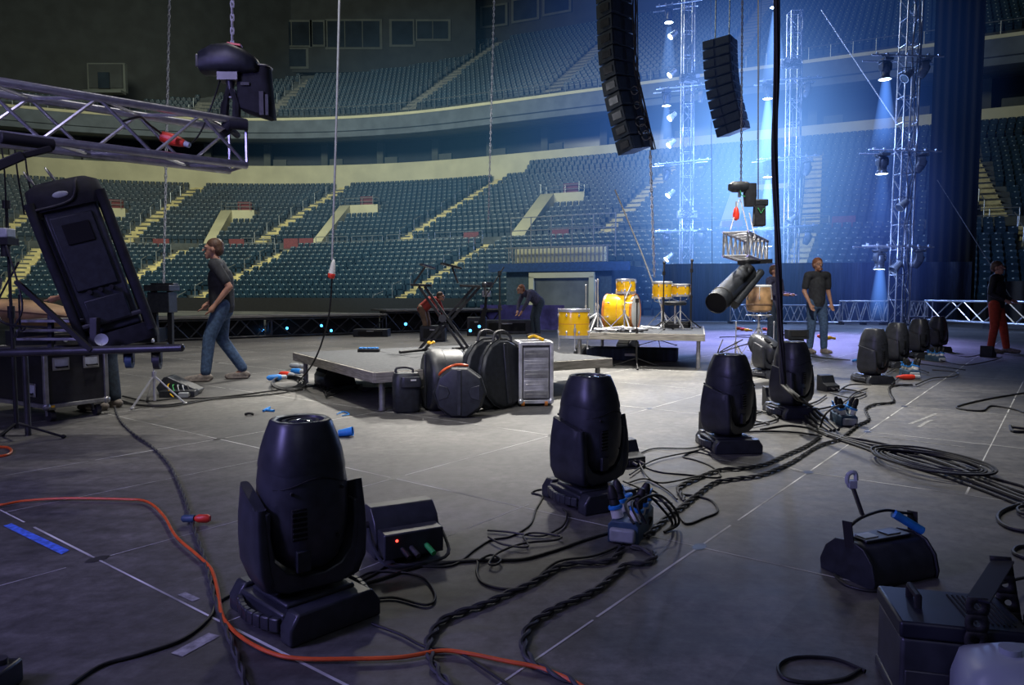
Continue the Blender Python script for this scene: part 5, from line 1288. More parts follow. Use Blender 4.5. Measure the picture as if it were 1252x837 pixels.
# C: big fixture bottom right
M['strobe'] = mat('dark_blue_metal', (.02, .022, .035), .4, .3, var=.2)
t = thing('strobe_light', 'large dark stage light with perforated bracket at the bottom right corner', 'stage light', V((1.2, 1.92, 0)), math.radians(-14))
m = MB(); m.box((0, 0, .115), (.3, .24, .17)); m.build('body', 'plastic', t, .01)
m = MB(); m.box((0, 0, .222), (.31, .25, .045)); m.build('top_cover', 'strobe', t, .008)
m = MB(); m.box((0, 0, .02), (.31, .25, .035)); m.build('bottom_cover', 'plastic', t, .008)
m = MB(); m.box((-.02, -.123, .09), (.24, .008, .05)); m.build('grey_band', 'dsteel', t, .003)
m = MB()
for k in range(9): m.box((.02 + .013 * k, .0, .246), (.004, .18, .003))
m.build('top_vent', 'void', t)
m = MB(); m.tube([(-.085, -.02, .24), (-.085, -.02, .275), (-.085, .06, .275), (-.085, .06, .24)], .01, 8); m.build('handle', 'black', t)
def perf(a, b, w, n, up):
    """flat bar with a row of holes"""
    a, b = V(a), V(b); m = MB(); d = (b - a) / n; dn = d.normalized(); s = V(up).normalized(); L = d.length
    for i in range(n):
        c = a + d * (i + .5); h = w * .17; N_ = 12; inner = []; outer = []
        for k in range(N_):
            an = 2 * PI * k / N_ + PI / 12; inner.append(c + dn * (h * math.cos(an)) + s * (h * math.sin(an)))
            cx, sy = math.cos(an), math.sin(an); q = min(1 / max(abs(cx), 1e-6) * L / 2, 1 / max(abs(sy), 1e-6) * w / 2); outer.append(c + dn * q * cx + s * q * sy)
        m.add(inner + outer, [[k, (k + 1) % N_, N_ + (k + 1) % N_, N_ + k] for k in range(N_)])
    return m
for x in (.165, -.165) if False else (.165,):
    pass
o = perf((.02, -.135, .06), (.02, -.135, .33), .055, 6, (1, 0, 0)).build('perforated_bracket', 'black', t); sd = o.modifiers.new('solid', 'SOLIDIFY'); sd.thickness = .005
o = perf((.20, .12, .15), (.16, .12, .36), .055, 4, (1, 0, 0)).build('perforated_bracket', 'black', t); sd = o.modifiers.new('solid', 'SOLIDIFY'); sd.thickness = .005
m = MB(); m.bar((.02, -.135, .325), (.17, .12, .35), .05, .006); m.build('bracket_bridge', 'strobe', t)
m = MB(); m.box((.24, .05, .2), (.07, .05, .04)); m.tube(spline([(.24, .05, .21), (.27, .05, .25), (.28, .05, .3)], 4), .012, 8); m.tube(spline([(.22, .05, .21), (.235, .05, .25), (.245, .05, .29)], 4), .01, 8); m.build('hook_clamp', 'black', t, .004)
# jug
t = thing('fluid_canister', 'pale translucent plastic canister in the bottom right corner', 'canister', V((1.27, 1.64, 0)), math.radians(-20)); t.scale = (1.4,) * 3
m = MB(); m.loft([supell(.13, .08, .0, 28, 4), supell(.14, .09, .02, 28, 4), supell(.14, .09, .11, 28, 4), supell(.13, .08, .15, 28, 4), supell(.08, .05, .175, 28, 3)]); m.build('body', 'jug', t, 0, 60)
m = MB(); m.tube(spline([(-.02, 0, .17), (.0, 0, .2), (.07, 0, .2), (.1, 0, .16)], 5), .014, 10); m.build('handle', 'jug', t)
m = MB(); m.cyl((-.06, 0, .165), (-.06, 0, .185), .017, n=16); m.build('cap', 'jug', t)
# D: wedge light by the walking man
t = thing('open_wedge_box', 'black wedge shaped light with open back showing coloured wires near the walking man', 'stage light', G(220, 483), math.radians(8))
m = MB(); m.prism([(-.2, 0), (.17, 0), (.2, .05), (-.12, .21), (-.16, .2), (-.24, .09)], -.02, .22, 'y'); m.build('housing', 'plastic', t, .008)
m = MB(); m.box((.02, -.1, .035), (.36, .16, .07)); m.build('tray', 'plastic2', t, .006)
for k, mt in enumerate(('yellow', 'green', 'lgrey', 'lgrey', 'rubberg')):
    m = MB(); m.tube(spline([(-.1 + .05 * k, -.02, .13 - .01 * k), (-.09 + .05 * k, -.1, .12), (-.05 + .05 * k, -.17, .05), (.0 + .04 * k, -.22, .012)], 5), .006, 5); m.build('wire', mt, t)
m = MB(); m.box((.1, -.2, .03), (.1, .06, .05)); m.build('connector_block', 'lgrey', t, .006)
t = thing('small_device', 'dark corner of a small device at the bottom left edge', 'box', G(2, 850)); m = MB(); m.box((-.05, .02, .035), (.12, .12, .07)); m.build('body', 'plastic', t, .008); m = MB(); m.cyl((-.03, .04, .07), (-.03, .04, .085), .02); m.build('knob', 'dsteel', t)
# ---- black speaker wedges / boxes next to the moving heads
for (x, y, s, rz, lab) in ((768, 567, .8, .5, 'black mains box on the floor just behind the second moving head'), (870, 528, .8, .2, 'black upright mains box left of the third moving head'), (948, 497, 1.0, .1, 'black mains box left of the fourth moving head'), (1012, 477, .9, .3, 'black mains box with plugged leads between the fourth and fifth moving heads'), (1208, 436, 1.0, 2.2, 'small dark wedge lamp by the feet of the man in red trousers')):
    t = thing('mains_box', lab, 'electrical box', G(x, y), rz); t.scale = (s,) * 3
    m = MB(); m.prism([(-.09, 0), (.1, 0), (.1, .07), (.02, .1), (-.02, .19), (-.09, .2)], -.1, .1, 'x'); m.v = [tuple(V((p[0], -p[1], p[2]))) for p in m.v]; m.build('housing', 'plastic2', t, .006)
    m = MB(); m.box((0, -.105, .035), (.14, .01, .04)); m.build('socket_panel', 'dsteel', t, .002)
    for q in (-.04, .03): m = MB(); m.cyl((q, -.1, .04), (q + .01, -.16, .025), .012); m.build('plug', 'rubberg', t)
# ---- blue socket boxes
def socket_box(lab, loc, rz, s=1., red=False):
    t = thing('socket_box', lab, 'socket box', loc, rz, None); t.scale = (s,) * 3
    m = MB(); m.prism([(-.06, 0), (.06, 0), (.06, .07), (.045, .085), (-.045, .085), (-.06, .07)], -.15, .15, 'y'); m.build('body', 'bluebox', t, .004)
    m = MB(); m.box((-.0, -.158, .035), (.1, .03, .055)); m.build('inlet_cover', 'lgrey', t, .01)
    k = 0
    for y in (-.1, -.01, .08):
        for x in (-.032, .032):
            m = MB(); m.T = MX.Translation((x, y, .085)) @ MX.Rotation(.25 * (1 if x > 0 else -1), 4, 'Y'); m.cyl((0, 0, 0), (0, 0, .04), .024, .023, 16); so = m.build('socket', 'white', t, .002)
            m = MB(); m.T = MX.Translation((x, y, .085)) @ MX.Rotation(.25 * (1 if x > 0 else -1), 4, 'Y'); m.lathe([(.027, .036), (.029, .04), (.027, .05), (.0001, .053)] if y < 0 else [(.027, .036), (.029, .04), (.027, .046), (.0001, .048)], 16); m.build('ring', 'blue', so)
            if y < 0:
                m = MB(); m.T = MX.Translation((x, y, .085)) @ MX.Rotation(.25 * (1 if x > 0 else -1), 4, 'Y'); m.lathe([(.018, .05), (.021, .055), (.017, .075), (.021, .08), (.019, .105), (.012, .125), (.008, .13)], 14); m.build('plug', 'rubber', so)
            else:
                m = MB(); m.T = MX.Translation((x + (.024 if x > 0 else -.024), y, .14)) @ MX.Rotation((.3 if x > 0 else -.3), 4, 'Y'); m.box((0, 0, 0), (.008, .045, .045)); m.build('flap', 'blue', so, .003)
    if red: m = MB(); m.cyl((.0, -.17, .03), (-.02, -.3, .03), .03, .018, 14); m.build('red_plug', 'red', t)
    return t
socket_box('blue socket box full of black plugs in front of the second moving head', G(772, 650), math.radians(-22), 1.15)
socket_box('blue socket box standing near the fourth moving head', G(1031, 517), math.radians(-8), 1.1)
socket_box('blue socket box with red plug behind the fifth moving head', G(1112, 460), math.radians(-10), 1.2)
socket_box('small blue socket box between the two farthest moving heads', G(1143, 441), .1, 1.1)
t = thing('cable_plug', 'red industrial connector lying on the floor beside the fifth moving head', 'plug', G(1109, 464) + V((0, 0, .035))); m = MB(); m.T = MX.Rotation(PI / 2, 4, 'Y'); m.lathe([(.012, -.14), (.034, -.05), (.036, .05), (.03, .09)], 14); m.build('body', 'red', t); m = MB(); m.T = MX.Rotation(PI / 2, 4, 'Y'); m.lathe([(.028, .09), (.028, .16), (.014, .17)], 12); m.build('sleeve', 'lgrey', t)
# ---- small litter
m = MB(); t = thing('blue_cup', 'blue plastic cup lying on the floor right of the nearest moving head', 'cup', G(423, 534) + V((0, .02, .034)), 0)
m = MB(); m.T = MX.Rotation(PI / 2 - .15, 4, 'Y') @ MX.Rotation(.0, 4, 'Z'); m.lathe([(.027, -.06), (.036, .045), (.038, .05), (.034, .05), (.026, -.054), (.0001, -.056)], 22); m.build('cup', 'blue', t)
M['tape'] = mat('blue_floor_tape', (.06, .16, .72), .6, var=.35, scale=40)
q = [G(4, 643), G(14, 640), G(85, 673), G(75, 678)]; m = MB(); m.add([p + V((0, 0, .0025)) for p in q], [[0, 1, 2, 3]]); tag(m.build('floor_tape', 'tape'), 'worn strip of blue tape on the floor at the left', 'tape')
def scrap(name, lab, pts, mt, r=.006):
    m = MB(); m.tube(spline([G(x, y, z) for x, y, z in pts], 4), r, 6); return tag(m.build(name, mt), lab, 'litter')
scrap('plastic_scrap', 'turquoise plastic scrap on the floor before the low riser', [(322, 502, .01), (330, 498, .02), (327, 501, .01), (335, 502, .01)], 'blue', .012)
scrap('plastic_scrap', 'thin blue plastic scrap before the low riser, nearer the drum cases', [(412, 506, .01), (420, 503, .01), (427, 506, .01), (418, 508, .01)], 'blue', .005)
scrap('dark_scrap', 'small dark scrap on the floor left of the turquoise scrap', [(300, 506, .01), (305, 505, .02), (310, 506, .01)], 'rubber', .012)
scrap('blue_clip', 'small blue clip on the floor right of the fourth moving head', [(1043, 441, .02), (1046, 440, .04), (1048, 441, .02)], 'blue', .02)
for x, y, lab in ((903, 403, 'left'), (935, 404, 'right'), (1003, 413, 'far right')):
    for k, mt in enumerate(('orange', 'red', 'yellow')):
        c = G(x + 5 * k, y + k) + V((0, 0, .05)); m = MB(); m.ell(c, (.09, .07, .05), 10, 6); m.cyl(c, c + V((.16, -.02, -.02)), .03)
        tag(m.build('cable_plug', mt), 'bright %s plug lying behind the barrel drum, in the %s heap' % ({'orange': 'orange', 'red': 'red', 'yellow': 'yellow'}[mt], lab), 'plug')
t = thing('cable_plug', 'blurred red and blue plug hovering over the cable left of the nearest moving head', 'plug', G(238, 641) + V((0, 0, .03))); m = MB(); m.T = MX.Rotation(PI / 2, 4, 'Y'); m.lathe([(.01, -.0), (.02, .02), (.021, .06), (.014, .075)], 12); m.build('body', 'red', t); m = MB(); m.T = MX.Rotation(PI / 2, 4, 'Y'); m.lathe([(.012, -.06), (.019, -.05), (.018, .0)], 12); m.build('cap', 'bluebox', t)
t['label'] = 'dull red and blue plug on the twisted cable left of the nearest moving head'
for x, y, mt, lab in ((350, 462, 'red', 'red industrial plug in the cable coil left of the low riser'), (338, 466, 'blue', 'flat blue plug beside the red plug left of the low riser'), (364, 458, 'blue', 'blue plug behind the red one, left of the low riser'), (362, 451, 'lgrey', 'pale plug farthest back in the cable coil by the low riser')):
    t = thing('cable_plug', lab, 'plug', G(x, y) + V((0, 0, .05)), random.uniform(-.6, .6)); m = MB(); m.T = MX.Rotation(PI / 2, 4, 'Y'); m.lathe([(.015, -.12), (.035, -.09), (.04, .02), (.034, .06)], 12); m.build('body', mt, t); m = MB(); m.T = MX.Rotation(PI / 2, 4, 'Y'); m.lathe([(.03, .06), (.028, .12), (.012, .13)], 12); m.build('sleeve', 'lgrey', t)
# ================================================================ FLOOR CABLES
def fc(pts, r, mt, lab, name='floor_cable', wob=0, z=0, sub=7, grp=None):
    q = []
    for p in pts:
        h = p[2] if len(p) > 2 else 0; g = G(p[0], p[1], r + h + z); q.append(g + V((random.uniform(-wob, wob), random.uniform(-wob, wob), 0)))
    m = MB(); m.tube(spline(q, sub), r, 7); return tag(m.build(name, mt), lab, 'cable', grp)
def twisted(pts, r, pitch, amp, mt, lab, z=0, n=2):
    base = spline([G(x, y, r + amp * .6 + z) for x, y in pts], 12); m = MB(); L = 0; acc = [0]
    for a, b in zip(base[:-1], base[1:]): L += (b - a).length; acc.append(L)
    for k in range(n):
        q = []
        for i, p in enumerate(base):
            d = (base[min(i + 1, len(base) - 1)] - base[max(i - 1, 0)]).normalized(); s = V((-d.y, d.x, 0)); a = 2 * PI * acc[i] / pitch + k * 2 * PI / n; q.append(p + s * amp * math.cos(a) + V((0, 0, amp * .55 * math.sin(a))))
        m.tube(q, r, 6)
    return tag(m.build('twisted_cable', mt), lab, 'cable')
fc([(-30, 617), (0, 617), (30, 612), (80, 609), (150, 610), (180, 613), (200, 630), (215, 655), (240, 677), (258, 695), (266, 720), (270, 745), (278, 762), (300, 782), (335, 799), (372, 805), (430, 805), (490, 803), (540, 795), (575, 799), (620, 808), (660, 816), (700, 832), (730, 850)], .0065, 'orange', 'bright orange cable running across the foreground floor past the nearest moving head', z=.008, name='orange_cable')
fc([(-10, 545), (0, 546), (10, 547), (14, 551), (8, 556), (-10, 558)], .009, 'orange', 'short bit of orange cable at the left edge', name='orange_cable')
twisted([(138, 488), (145, 510), (160, 527), (185, 545), (205, 565), (218, 590), (226, 610), (232, 630), (240, 655), (252, 690), (262, 730), (285, 790), (305, 850)], .006, .22, .006, 'rubberg', 'dark twisted cable running from the man behind the case down to the foreground', z=.002)
fc([(70, 850), (120, 815), (170, 800), (215, 785), (240, 770), (258, 752), (264, 738), (280, 728)], .006, 'rubber', 'thin black cable curving in from the lower left to the nearest moving head')
fc([(436, 716), (470, 706), (520, 690), (560, 686), (600, 684), (640, 683), (680, 672), (715, 660), (745, 651)], .007, 'rubber', 'black cable from the nearest moving head to the blue socket box')
fc([(425, 718), (455, 703), (480, 690), (520, 692), (555, 690), (580, 672), (600, 660), (625, 655), (648, 641), (655, 623), (663, 607), (650, 602), (662, 598), (680, 602)], .005, 'rubber', 'thin black lead looping between the LED wedge and the second moving head')
fc([(596, 648), (622, 650), (660, 655), (680, 648), (690, 640), (693, 628), (688, 622)], .005, 'rubber', 'thin black loop of lead lying left of the second moving head', z=.006)
fc([(597, 656), (615, 665), (645, 668), (640, 655), (655, 651), (685, 655), (678, 660), (640, 664), (610, 675), (598, 688), (606, 690), (612, 684), (600, 678), (585, 685)], .005, 'rubber', 'tangled thin lead on the floor left of the second moving head', z=.012)
fc([(440, 735), (480, 730), (520, 739), (532, 729), (520, 708), (495, 700), (455, 699), (430, 712)], .005, 'rubber', 'thin black loop of lead beside the nearest moving head', z=.002)
fc([(500, 690), (530, 690), (580, 684), (583, 700), (590, 712), (612, 719), (640, 720)], .0055, 'rubber', 'black lead from the LED wedge towards the twisted cable')
fc([(656, 708), (672, 692), (690, 684), (730, 678), (770, 660), (790, 645), (796, 632, .05), (775, 645, .0)], .0055, 'rubber', 'black lead curving from the twisted cable to the blue socket box', z=.004)
fc([(455, 762), (490, 775), (520, 790), (560, 797), (600, 822), (640, 850)], .005, 'rubber', 'thin black cable leaving the nearest moving head to the bottom edge', z=.004)
twisted([(760, 668), (745, 685), (690, 690), (650, 712), (620, 725), (590, 738), (545, 755), (528, 775), (524, 790), (532, 815), (550, 835), (580, 852)], .007, .15, .009, 'rubberg', 'thick twisted cable snaking from the blue socket box to the bottom edge, left one')
twisted([(772, 668), (790, 672), (800, 680), (788, 688), (765, 690), (748, 705), (725, 722), (680, 742), (650, 762), (640, 785), (648, 805), (670, 820), (700, 832), (730, 850)], .007, .15, .009, 'rubberg', 'thick twisted cable snaking from the blue socket box to the bottom edge, right one')
twisted([(790, 655), (815, 632), (835, 618), (850, 606), (872, 590), (895, 585), (930, 580), (965, 566), (1000, 545), (1030, 536)], .0075, .17, .0095, 'rubberg', 'thick twisted cable from the socket box to the cable junction, near strand')
twisted([(838, 612), (830, 596), (850, 585), (880, 574), (905, 572), (935, 567), (960, 556), (985, 545), (1003, 533)], .0075, .17, .0095, 'rubberg', 'thick twisted cable from the socket box to the cable junction, far strand')
fc([(745, 610), (775, 598), (800, 600), (815, 615), (830, 630), (840, 640), (860, 633), (877, 625), (870, 612), (850, 606), (830, 604)], .006, 'rubber', 'black lead looping right of the blue socket box')
for k, pts in enumerate(([(770, 560), (800, 575), (840, 580), (880, 583), (870, 570), (850, 562), (835, 558), (850, 552), (868, 556)], [(778, 556), (800, 548), (840, 548), (858, 545)], [(768, 590), (790, 585), (815, 598), (828, 610)], [(770, 580), (800, 562), (845, 552), (862, 548)], [(780, 562), (790, 580), (810, 590), (860, 580)], [(762, 588), (785, 598), (800, 610), (822, 615)])):
    fc(pts, .0055, 'rubber', 'tangle of thin black leads between the second and third moving heads', z=.004 * k, grp='leads between second and third moving heads')
for k, (dx, h) in enumerate(((0, .2), (8, .17), (15, .23))):
    fc([(775 + dx, 640, .15), (765 + dx, 615, h), (790 + dx, 605, h), (810 + dx, 622, .12), (822 + dx * .5, 640, .02), (812, 650, .0)], .006, 'rubber', 'black lead arching out of the blue socket box', grp='leads arching out of the blue socket box')
for k, pts in enumerate(([(930, 525), (960, 520), (985, 522), (1000, 527), (1012, 533)], [(895, 529), (930, 527), (970, 528), (1005, 533)], [(945, 500), (925, 505), (918, 512), (940, 518)], [(920, 520), (950, 512), (938, 504), (915, 500)], [(1010, 483), (1000, 490), (985, 496), (1000, 500), (1030, 492), (1045, 480), (1060, 475)], [(1015, 480), (1040, 486), (1058, 480), (1030, 475)], [(1120, 470), (1140, 462), (1165, 460), (1170, 455), (1140, 452)], [(1090, 470), (1105, 455), (1120, 445), (1150, 448), (1180, 452)], [(1150, 440), (1180, 446), (1215, 440), (1225, 436)], [(1085, 455), (1100, 448), (1120, 450), (1135, 455)], [(1150, 430), (1180, 436), (1200, 433)], [(990, 435), (1010, 438), (1040, 440)], [(1065, 470), (1040, 470), (1025, 478)])):
    fc(pts, .009, 'rubberg' if k in (6, 9) else 'rubber', 'thin black leads on the floor around the far moving heads', z=.003 * k, grp='leads around the far moving heads')
twisted([(1028, 536), (1048, 520), (1062, 512), (1058, 500), (1070, 494), (1092, 491), (1088, 480), (1090, 472), (1115, 470)], .008, .25, .009, 'rubber', 'twisted cable zigzagging from the junction to the fifth moving head')
fc([(1002, 524, .0), (1010, 505, .15), (1028, 495, .17), (1038, 505, .08), (1048, 522, 0)], .009, 'rubber', 'black loop of cable standing over the fourth socket box')
for k, (dy, r_) in enumerate(((-7, .009), (-1, .012), (3, .009), (9, .012), (13, .009))):
    j = [random.uniform(-2.5, 2.5) for _ in range(8)]
    fc([(1000, 524 + dy * .3), (1030, 535 + dy * .3 + j[0] * .4), (1060, 543 + dy * .5 + j[1]), (1100, 553 + dy * .8 + j[2]), (1150, 568 + dy + j[3]), (1200, 585 + dy + j[4]), (1252, 603 + dy + j[5]), (1290, 615 + dy)], r_, 'rubber', 'thick black cable running from the junction to the right edge', z=.003 * (k % 2), grp='thick cables running to the right edge')
for k in range(6):
    cx, cy = 1136 + random.uniform(-10, 8), 564 + random.uniform(-2, 2); a_ = 52 + 5 * k; b_ = 5 + 1.6 * k; pts = []
    for i in range(14):
        an = 2 * PI * i / 14; u = a_ * math.cos(an); pts.append((cx + u, cy + b_ * math.sin(an) + u * .17 + random.uniform(-.8, .8)))
    q = [G(x, y, .01 + .008 * k) for x, y in pts]; m = MB(); m.tube(spline(q, 5, True), .008, 6, True); tag(m.build('cable_coil', 'rubber'), 'long flattened coil of black cable on the right floor', 'cable', 'coil of cable on the right floor')
fc([(1252, 480), (1210, 487), (1175, 495), (1172, 499), (1200, 502), (1212, 496), (1240, 500), (1262, 508)], .009, 'rubber', 'thin black cable curving at the right edge')
fc([(1235, 520), (1240, 527), (1270, 526), (1236, 521)], .012, 'rubber', 'small coil of cable at the right edge')
fc([(1270, 610), (1230, 622), (1220, 633), (1232, 644), (1260, 650), (1290, 652)], .0095, 'rubber', 'black cable loop at the right edge above the strobe light')
fc([(1270, 614), (1245, 620), (1252, 628), (1280, 626)], .008, 'rubber', 'small second cable loop at the right edge', z=.01)
fc([(1270, 668), (1245, 668), (1240, 676), (1262, 684), (1280, 686)], .008, 'rubber', 'black cable bend low on the right edge')
fc([(1058, 820), (1020, 805), (975, 803), (953, 812), (958, 828), (990, 834), (1030, 830), (1052, 818)], .006, 'rubber', 'ring of black cable on the floor left of the strobe light')
fc([(1180, 730, .14), (1215, 715, .1), (1252, 706, .04), (1280, 702, .02)], .006, 'rubber', 'black lead from the strobe light bracket to the right edge')
fc([(1020, 702), (1035, 715), (1070, 722), (1100, 712)], .006, 'rubber', 'thin lead lying along the half-round flood')
# cables at centre left
for k, pts in enumerate(([(140, 486), (165, 494), (200, 495), (240, 490), (300, 482), (350, 475), (400, 470)], [(140, 491), (200, 497), (260, 488), (330, 482), (370, 476)], [(150, 484), (180, 490), (215, 487), (260, 486), (330, 478), (380, 472)])):
    fc(pts, .009, 'rubber', 'black cable lying along the floor from flight case to low riser', z=.004 * k, grp='cables from flight case to low riser')
for k in range(4):
    pts = []; cx, cy = 350, 468
    for j in range(12): a = 2 * PI * j / 12; pts.append((cx + (15 + 2 * k) * math.cos(a) + k, cy + (6 + k) * math.sin(a)))
    q = [G(x, y, .012 + .014 * k) for x, y in pts]; m = MB(); m.tube(spline(q, 4, True), .009, 6, True); tag(m.build('cable_coil', 'rubber'), 'ring of black cable coiled at the left end of the low riser', 'cable', 'coiled cable rings by the low riser')
line('hanging_cable', [P(406, 335, 7.6), P(403, 380, 7.7), P(393, 420, 7.8), P(380, 448, 7.9), G(365, 466, .03)], .009, 'rubber', 'black cable dropping past the low riser corner to the coil on the floor')
for k in range(5):
    fc([(385 + 6 * k, 470 + k), (400, 476 + 2 * k), (425 + 4 * k, 470), (445, 478 - k), (460 + 5 * k, 474)], .009, 'rubber', 'tangled cables lying under the low riser', z=.006 * k, grp='tangled cables under the low riser')
for k in range(3):
    line('loose_cable', [V((3.2 + .3 * k, 10.9, .42)), V((3.1, 10.8, .2)), V((3.3 + .1 * k, 11, .02)), V((3.7, 11.3, .015))], .01, 'rubber', 'dark cable drooping from the right corner of the drum riser', 'cable', 6, 6, 'cables drooping from the drum riser')
for k in range(5):
    a = G(880 + 20 * k, 412 - k * 2, .02); line('floor_cable', [a, a + V((.4, .2, 0)), a + V((.9, -.1, 0)), a + V((1.4, .3, 0))], .012, 'rubber', 'dark lead on the violet lit floor by the barrier truss', 'cable', 5, 5, 'leads before the barrier truss')
# ================================================================ PEOPLE
def person(label, loc, rz, J, H, cloth, hair='hair', arms='skin', face_yaw=0, beard=False):
    """J: joint positions in metres for a 1.75 m figure, facing -Y; grown as one skin by voxel remesh"""
    t = thing('person', label, 'person', loc, rz); t.scale = (H / 1.75,) * 3
    g = lambda k: V(J[k])
    def fin(m, name, mt, vox, par, it=4):
        o = m.build(name, mt, par, 0, 180); r = o.modifiers.new('merge', 'REMESH'); r.mode = 'VOXEL'; r.voxel_size = vox; r.use_smooth_shade = True
        s = o.modifiers.new('soft', 'SMOOTH'); s.iterations = it; s.factor = .5; return o
    m = MB(); hp, ch, nk, hd = g('hip'), g('chest'), g('neck'), g('head')
    ax = (g('sr') - g('sl')).normalized(); fw = V((ax.y, -ax.x, 0)) ; 
    m.cap(hp, ch, .125, .135, 14); m.cap(ch, nk - V((0, 0, .06)), .13, .07, 14); m.cap(nk - V((0, 0, .05)), hd - V((0, 0, .04)), .055, .05, 12)
    m.cap(g('sl') + ax * .03, g('sr') - ax * .03, .07, .07, 12)
    # head with features
    Rh = MX.Rotation(face_yaw, 3, 'Z')
    def hh(p): return hd + Rh @ V(p)
    m.ell(hh((0, .012, .035)), (.074, .094, .098), 18, 12, Rh); m.cap(hh((0, -.03, -.02)), hh((0, -.062, -.075)), .055, .03, 12)
    m.cap(hh((0, -.08, .03)), hh((0, -.112, -.005)), .009, .014, 8)
    for s in (-1, 1):
        m.ell(hh((s * .076, .005, .01)), (.01, .02, .032), 8, 6, Rh); m.cap(hh((s * .012, -.088, .042)), hh((s * .05, -.075, .04)), .011, .01, 8)
    m.cap(hh((-.022, -.088, -.042)), hh((.022, -.088, -.042)), .009, .009, 8)
    for s in 'lr':
        S, E_, W = g('s' + s), g('e' + s), g('w' + s); m.cap(S, E_, .052, .04, 12); m.cap(E_, W, .041, .026, 12)
        d = (W - E_).normalized(); side = ax * (1 if s == 'l' else -1) ; pa = W + d * .05
        nrm = d.cross(side).normalized() if d.cross(side).length > .1 else V((0, -1, 0)); wd = nrm.cross(d).normalized()
        m.cap(W, pa + d * .03, .026, .036, 10)
        for k, L in enumerate((.062, .074, .07, .052)):
            b0 = pa + d * .035 + wd * (.026 - .0175 * k); b1 = b0 + d * L * .55 + V((0, -.006, 0)); b2 = b1 + d * L * .45 + V((0, -.018, 0)); m.cap(b0 - d * .02, b1, .0095, .009, 7); m.cap(b1, b2, .009, .0075, 7)
        b0 = W + d * .02 + wd * .03; m.cap(b0 - wd * .01, b0 + d * .035 + wd * .022, .012, .01, 7); m.cap(b0 + d * .035 + wd * .022, b0 + d * .062 + wd * .02, .01, .008, 7)
        Hh, K_, A_ = g('h' + s), g('k' + s), g('a' + s); m.cap(Hh, K_, .085, .055, 12); m.cap(K_, A_, .055, .036, 12)
        m.cap(A_ + V((0, 0, -.02)), g('t' + s), .036, .026, 10)
    body = fin(m, 'body', arms, .0075, t, 3)
    # shirt
    m = MB(); m.cap(hp + V((0, 0, -.03)), ch, .145, .15, 16); m.cap(ch, nk - V((0, 0, .07)), .145, .085, 14); m.cap(g('sl') + ax * .03, g('sr') - ax * .03, .083, .083, 14)
    for s in 'lr':
        S, E_, W = g('s' + s), g('e' + s), g('w' + s); e2 = S + (E_ - S) * (.72 if cloth[3] == 'short' else 1.0); m.cap(S, e2, .07, .062 if cloth[3] == 'short' else .055, 12)
        if cloth[3] == 'long': m.cap(E_, E_ + (W - E_) * .9, .055, .04, 12)
    fin(m, 'shirt', cloth[0], .012, t, 3)
    # trousers
    m = MB(); m.cap(hp + V((0, 0, -.06)), hp + V((0, 0, .0)), .135, .135, 16)
    for s in 'lr':
        Hh, K_, A_ = g('h' + s), g('k' + s), g('a' + s); m.cap(Hh, K_, .1, .076, 14); m.cap(K_, A_ + (K_ - A_) * .05, .076, .062, 14)
    fin(m, 'trousers', cloth[1], .012, t, 3)
    for s in 'lr':
        A_, T_ = g('a' + s), g('t' + s); m = MB(); d = (T_ - A_); d.z = 0; d.normalize(); b = V((A_.x, A_.y, T_.z)); m.cap(b - d * .05 + V((0, 0, .012)), b + V((0, 0, .03)), .038, .05, 12); m.cap(b + V((0, 0, .02)), T_ + d * .06, .048, .034, 12)
        m.box((b + T_) / 2 + d * .0 + V((0, 0, -.022)), (.09, .24, .02), MX.Rotation(math.atan2(d.y, d.x) + PI / 2, 3, 'Z')); fin(m, 'shoe', cloth[2], .01, t, 3)
    # hair: cap over the crown and back
    m = MB(); m.ell(hh((0, .03, .065)), (.086, .1, .088), 20, 12, Rh); m.ell(hh((0, .062, .02)), (.08, .07, .09), 16, 10, Rh)
    h_ = fin(m, 'hair', hair, .009, t, 2)
    if beard: m = MB(); m.cap(hh((-.03, -.055, -.07)), hh((.03, -.055, -.07)), .03, .03, 10); fin(m, 'beard', hair, .009, t, 2)
    for s in (-1, 1):
        m = MB(); m.ell(hh((s * .03, -.08, .022)), (.011, .007, .007), 8, 6); m.build('eye', 'white', t); m = MB(); m.ell(hh((s * .03, -.086, .022)), (.005, .003, .005), 8, 6); m.build('pupil', 'black', t)
    return t
def pose(**k):
    J = dict(hip=(0, 0, .95), chest=(0, 0, 1.26), neck=(0, 0, 1.48), head=(0, -.01, 1.6), sl=(.185, 0, 1.42), sr=(-.185, 0, 1.42), el=(.23, .03, 1.13), er=(-.23, .03, 1.13), wl=(.24, -.06, .88), wr=(-.24, -.06, .88),
             hl=(.09, 0, .92), hr=(-.09, 0, .92), kl=(.1, -.02, .5), kr=(-.1, -.02, .5), al=(.1, .03, .09), ar=(-.1, .03, .09), tl=(.11, -.12, .032), tr=(-.11, -.12, .032)); J.update(k); return J
walk = pose(hip=(0, 0, .93), chest=(0, -.01, 1.25), neck=(0, -.03, 1.47), head=(0, -.09, 1.58), kl=(.09, -.15, .52), al=(.1, -.2, .1), tl=(.1, -.35, .035), kr=(-.09, -.02, .5), ar=(-.1, .22, .12), tr=(-.1, .09, .033),
            sl=(.18, -.06, 1.40), sr=(-.18, -.02, 1.40), el=(.22, .1, 1.14), wl=(.2, -.06, .93), er=(-.22, .03, 1.14), wr=(-.19, -.16, .95))
person('man in black T-shirt and blue jeans walking to the left, head down', V((-3.72, 9.25, 0)), math.radians(-72), walk, 1.84, ('tshirt', 'jeans', 'shoe', 'short'), 'hair', face_yaw=0)
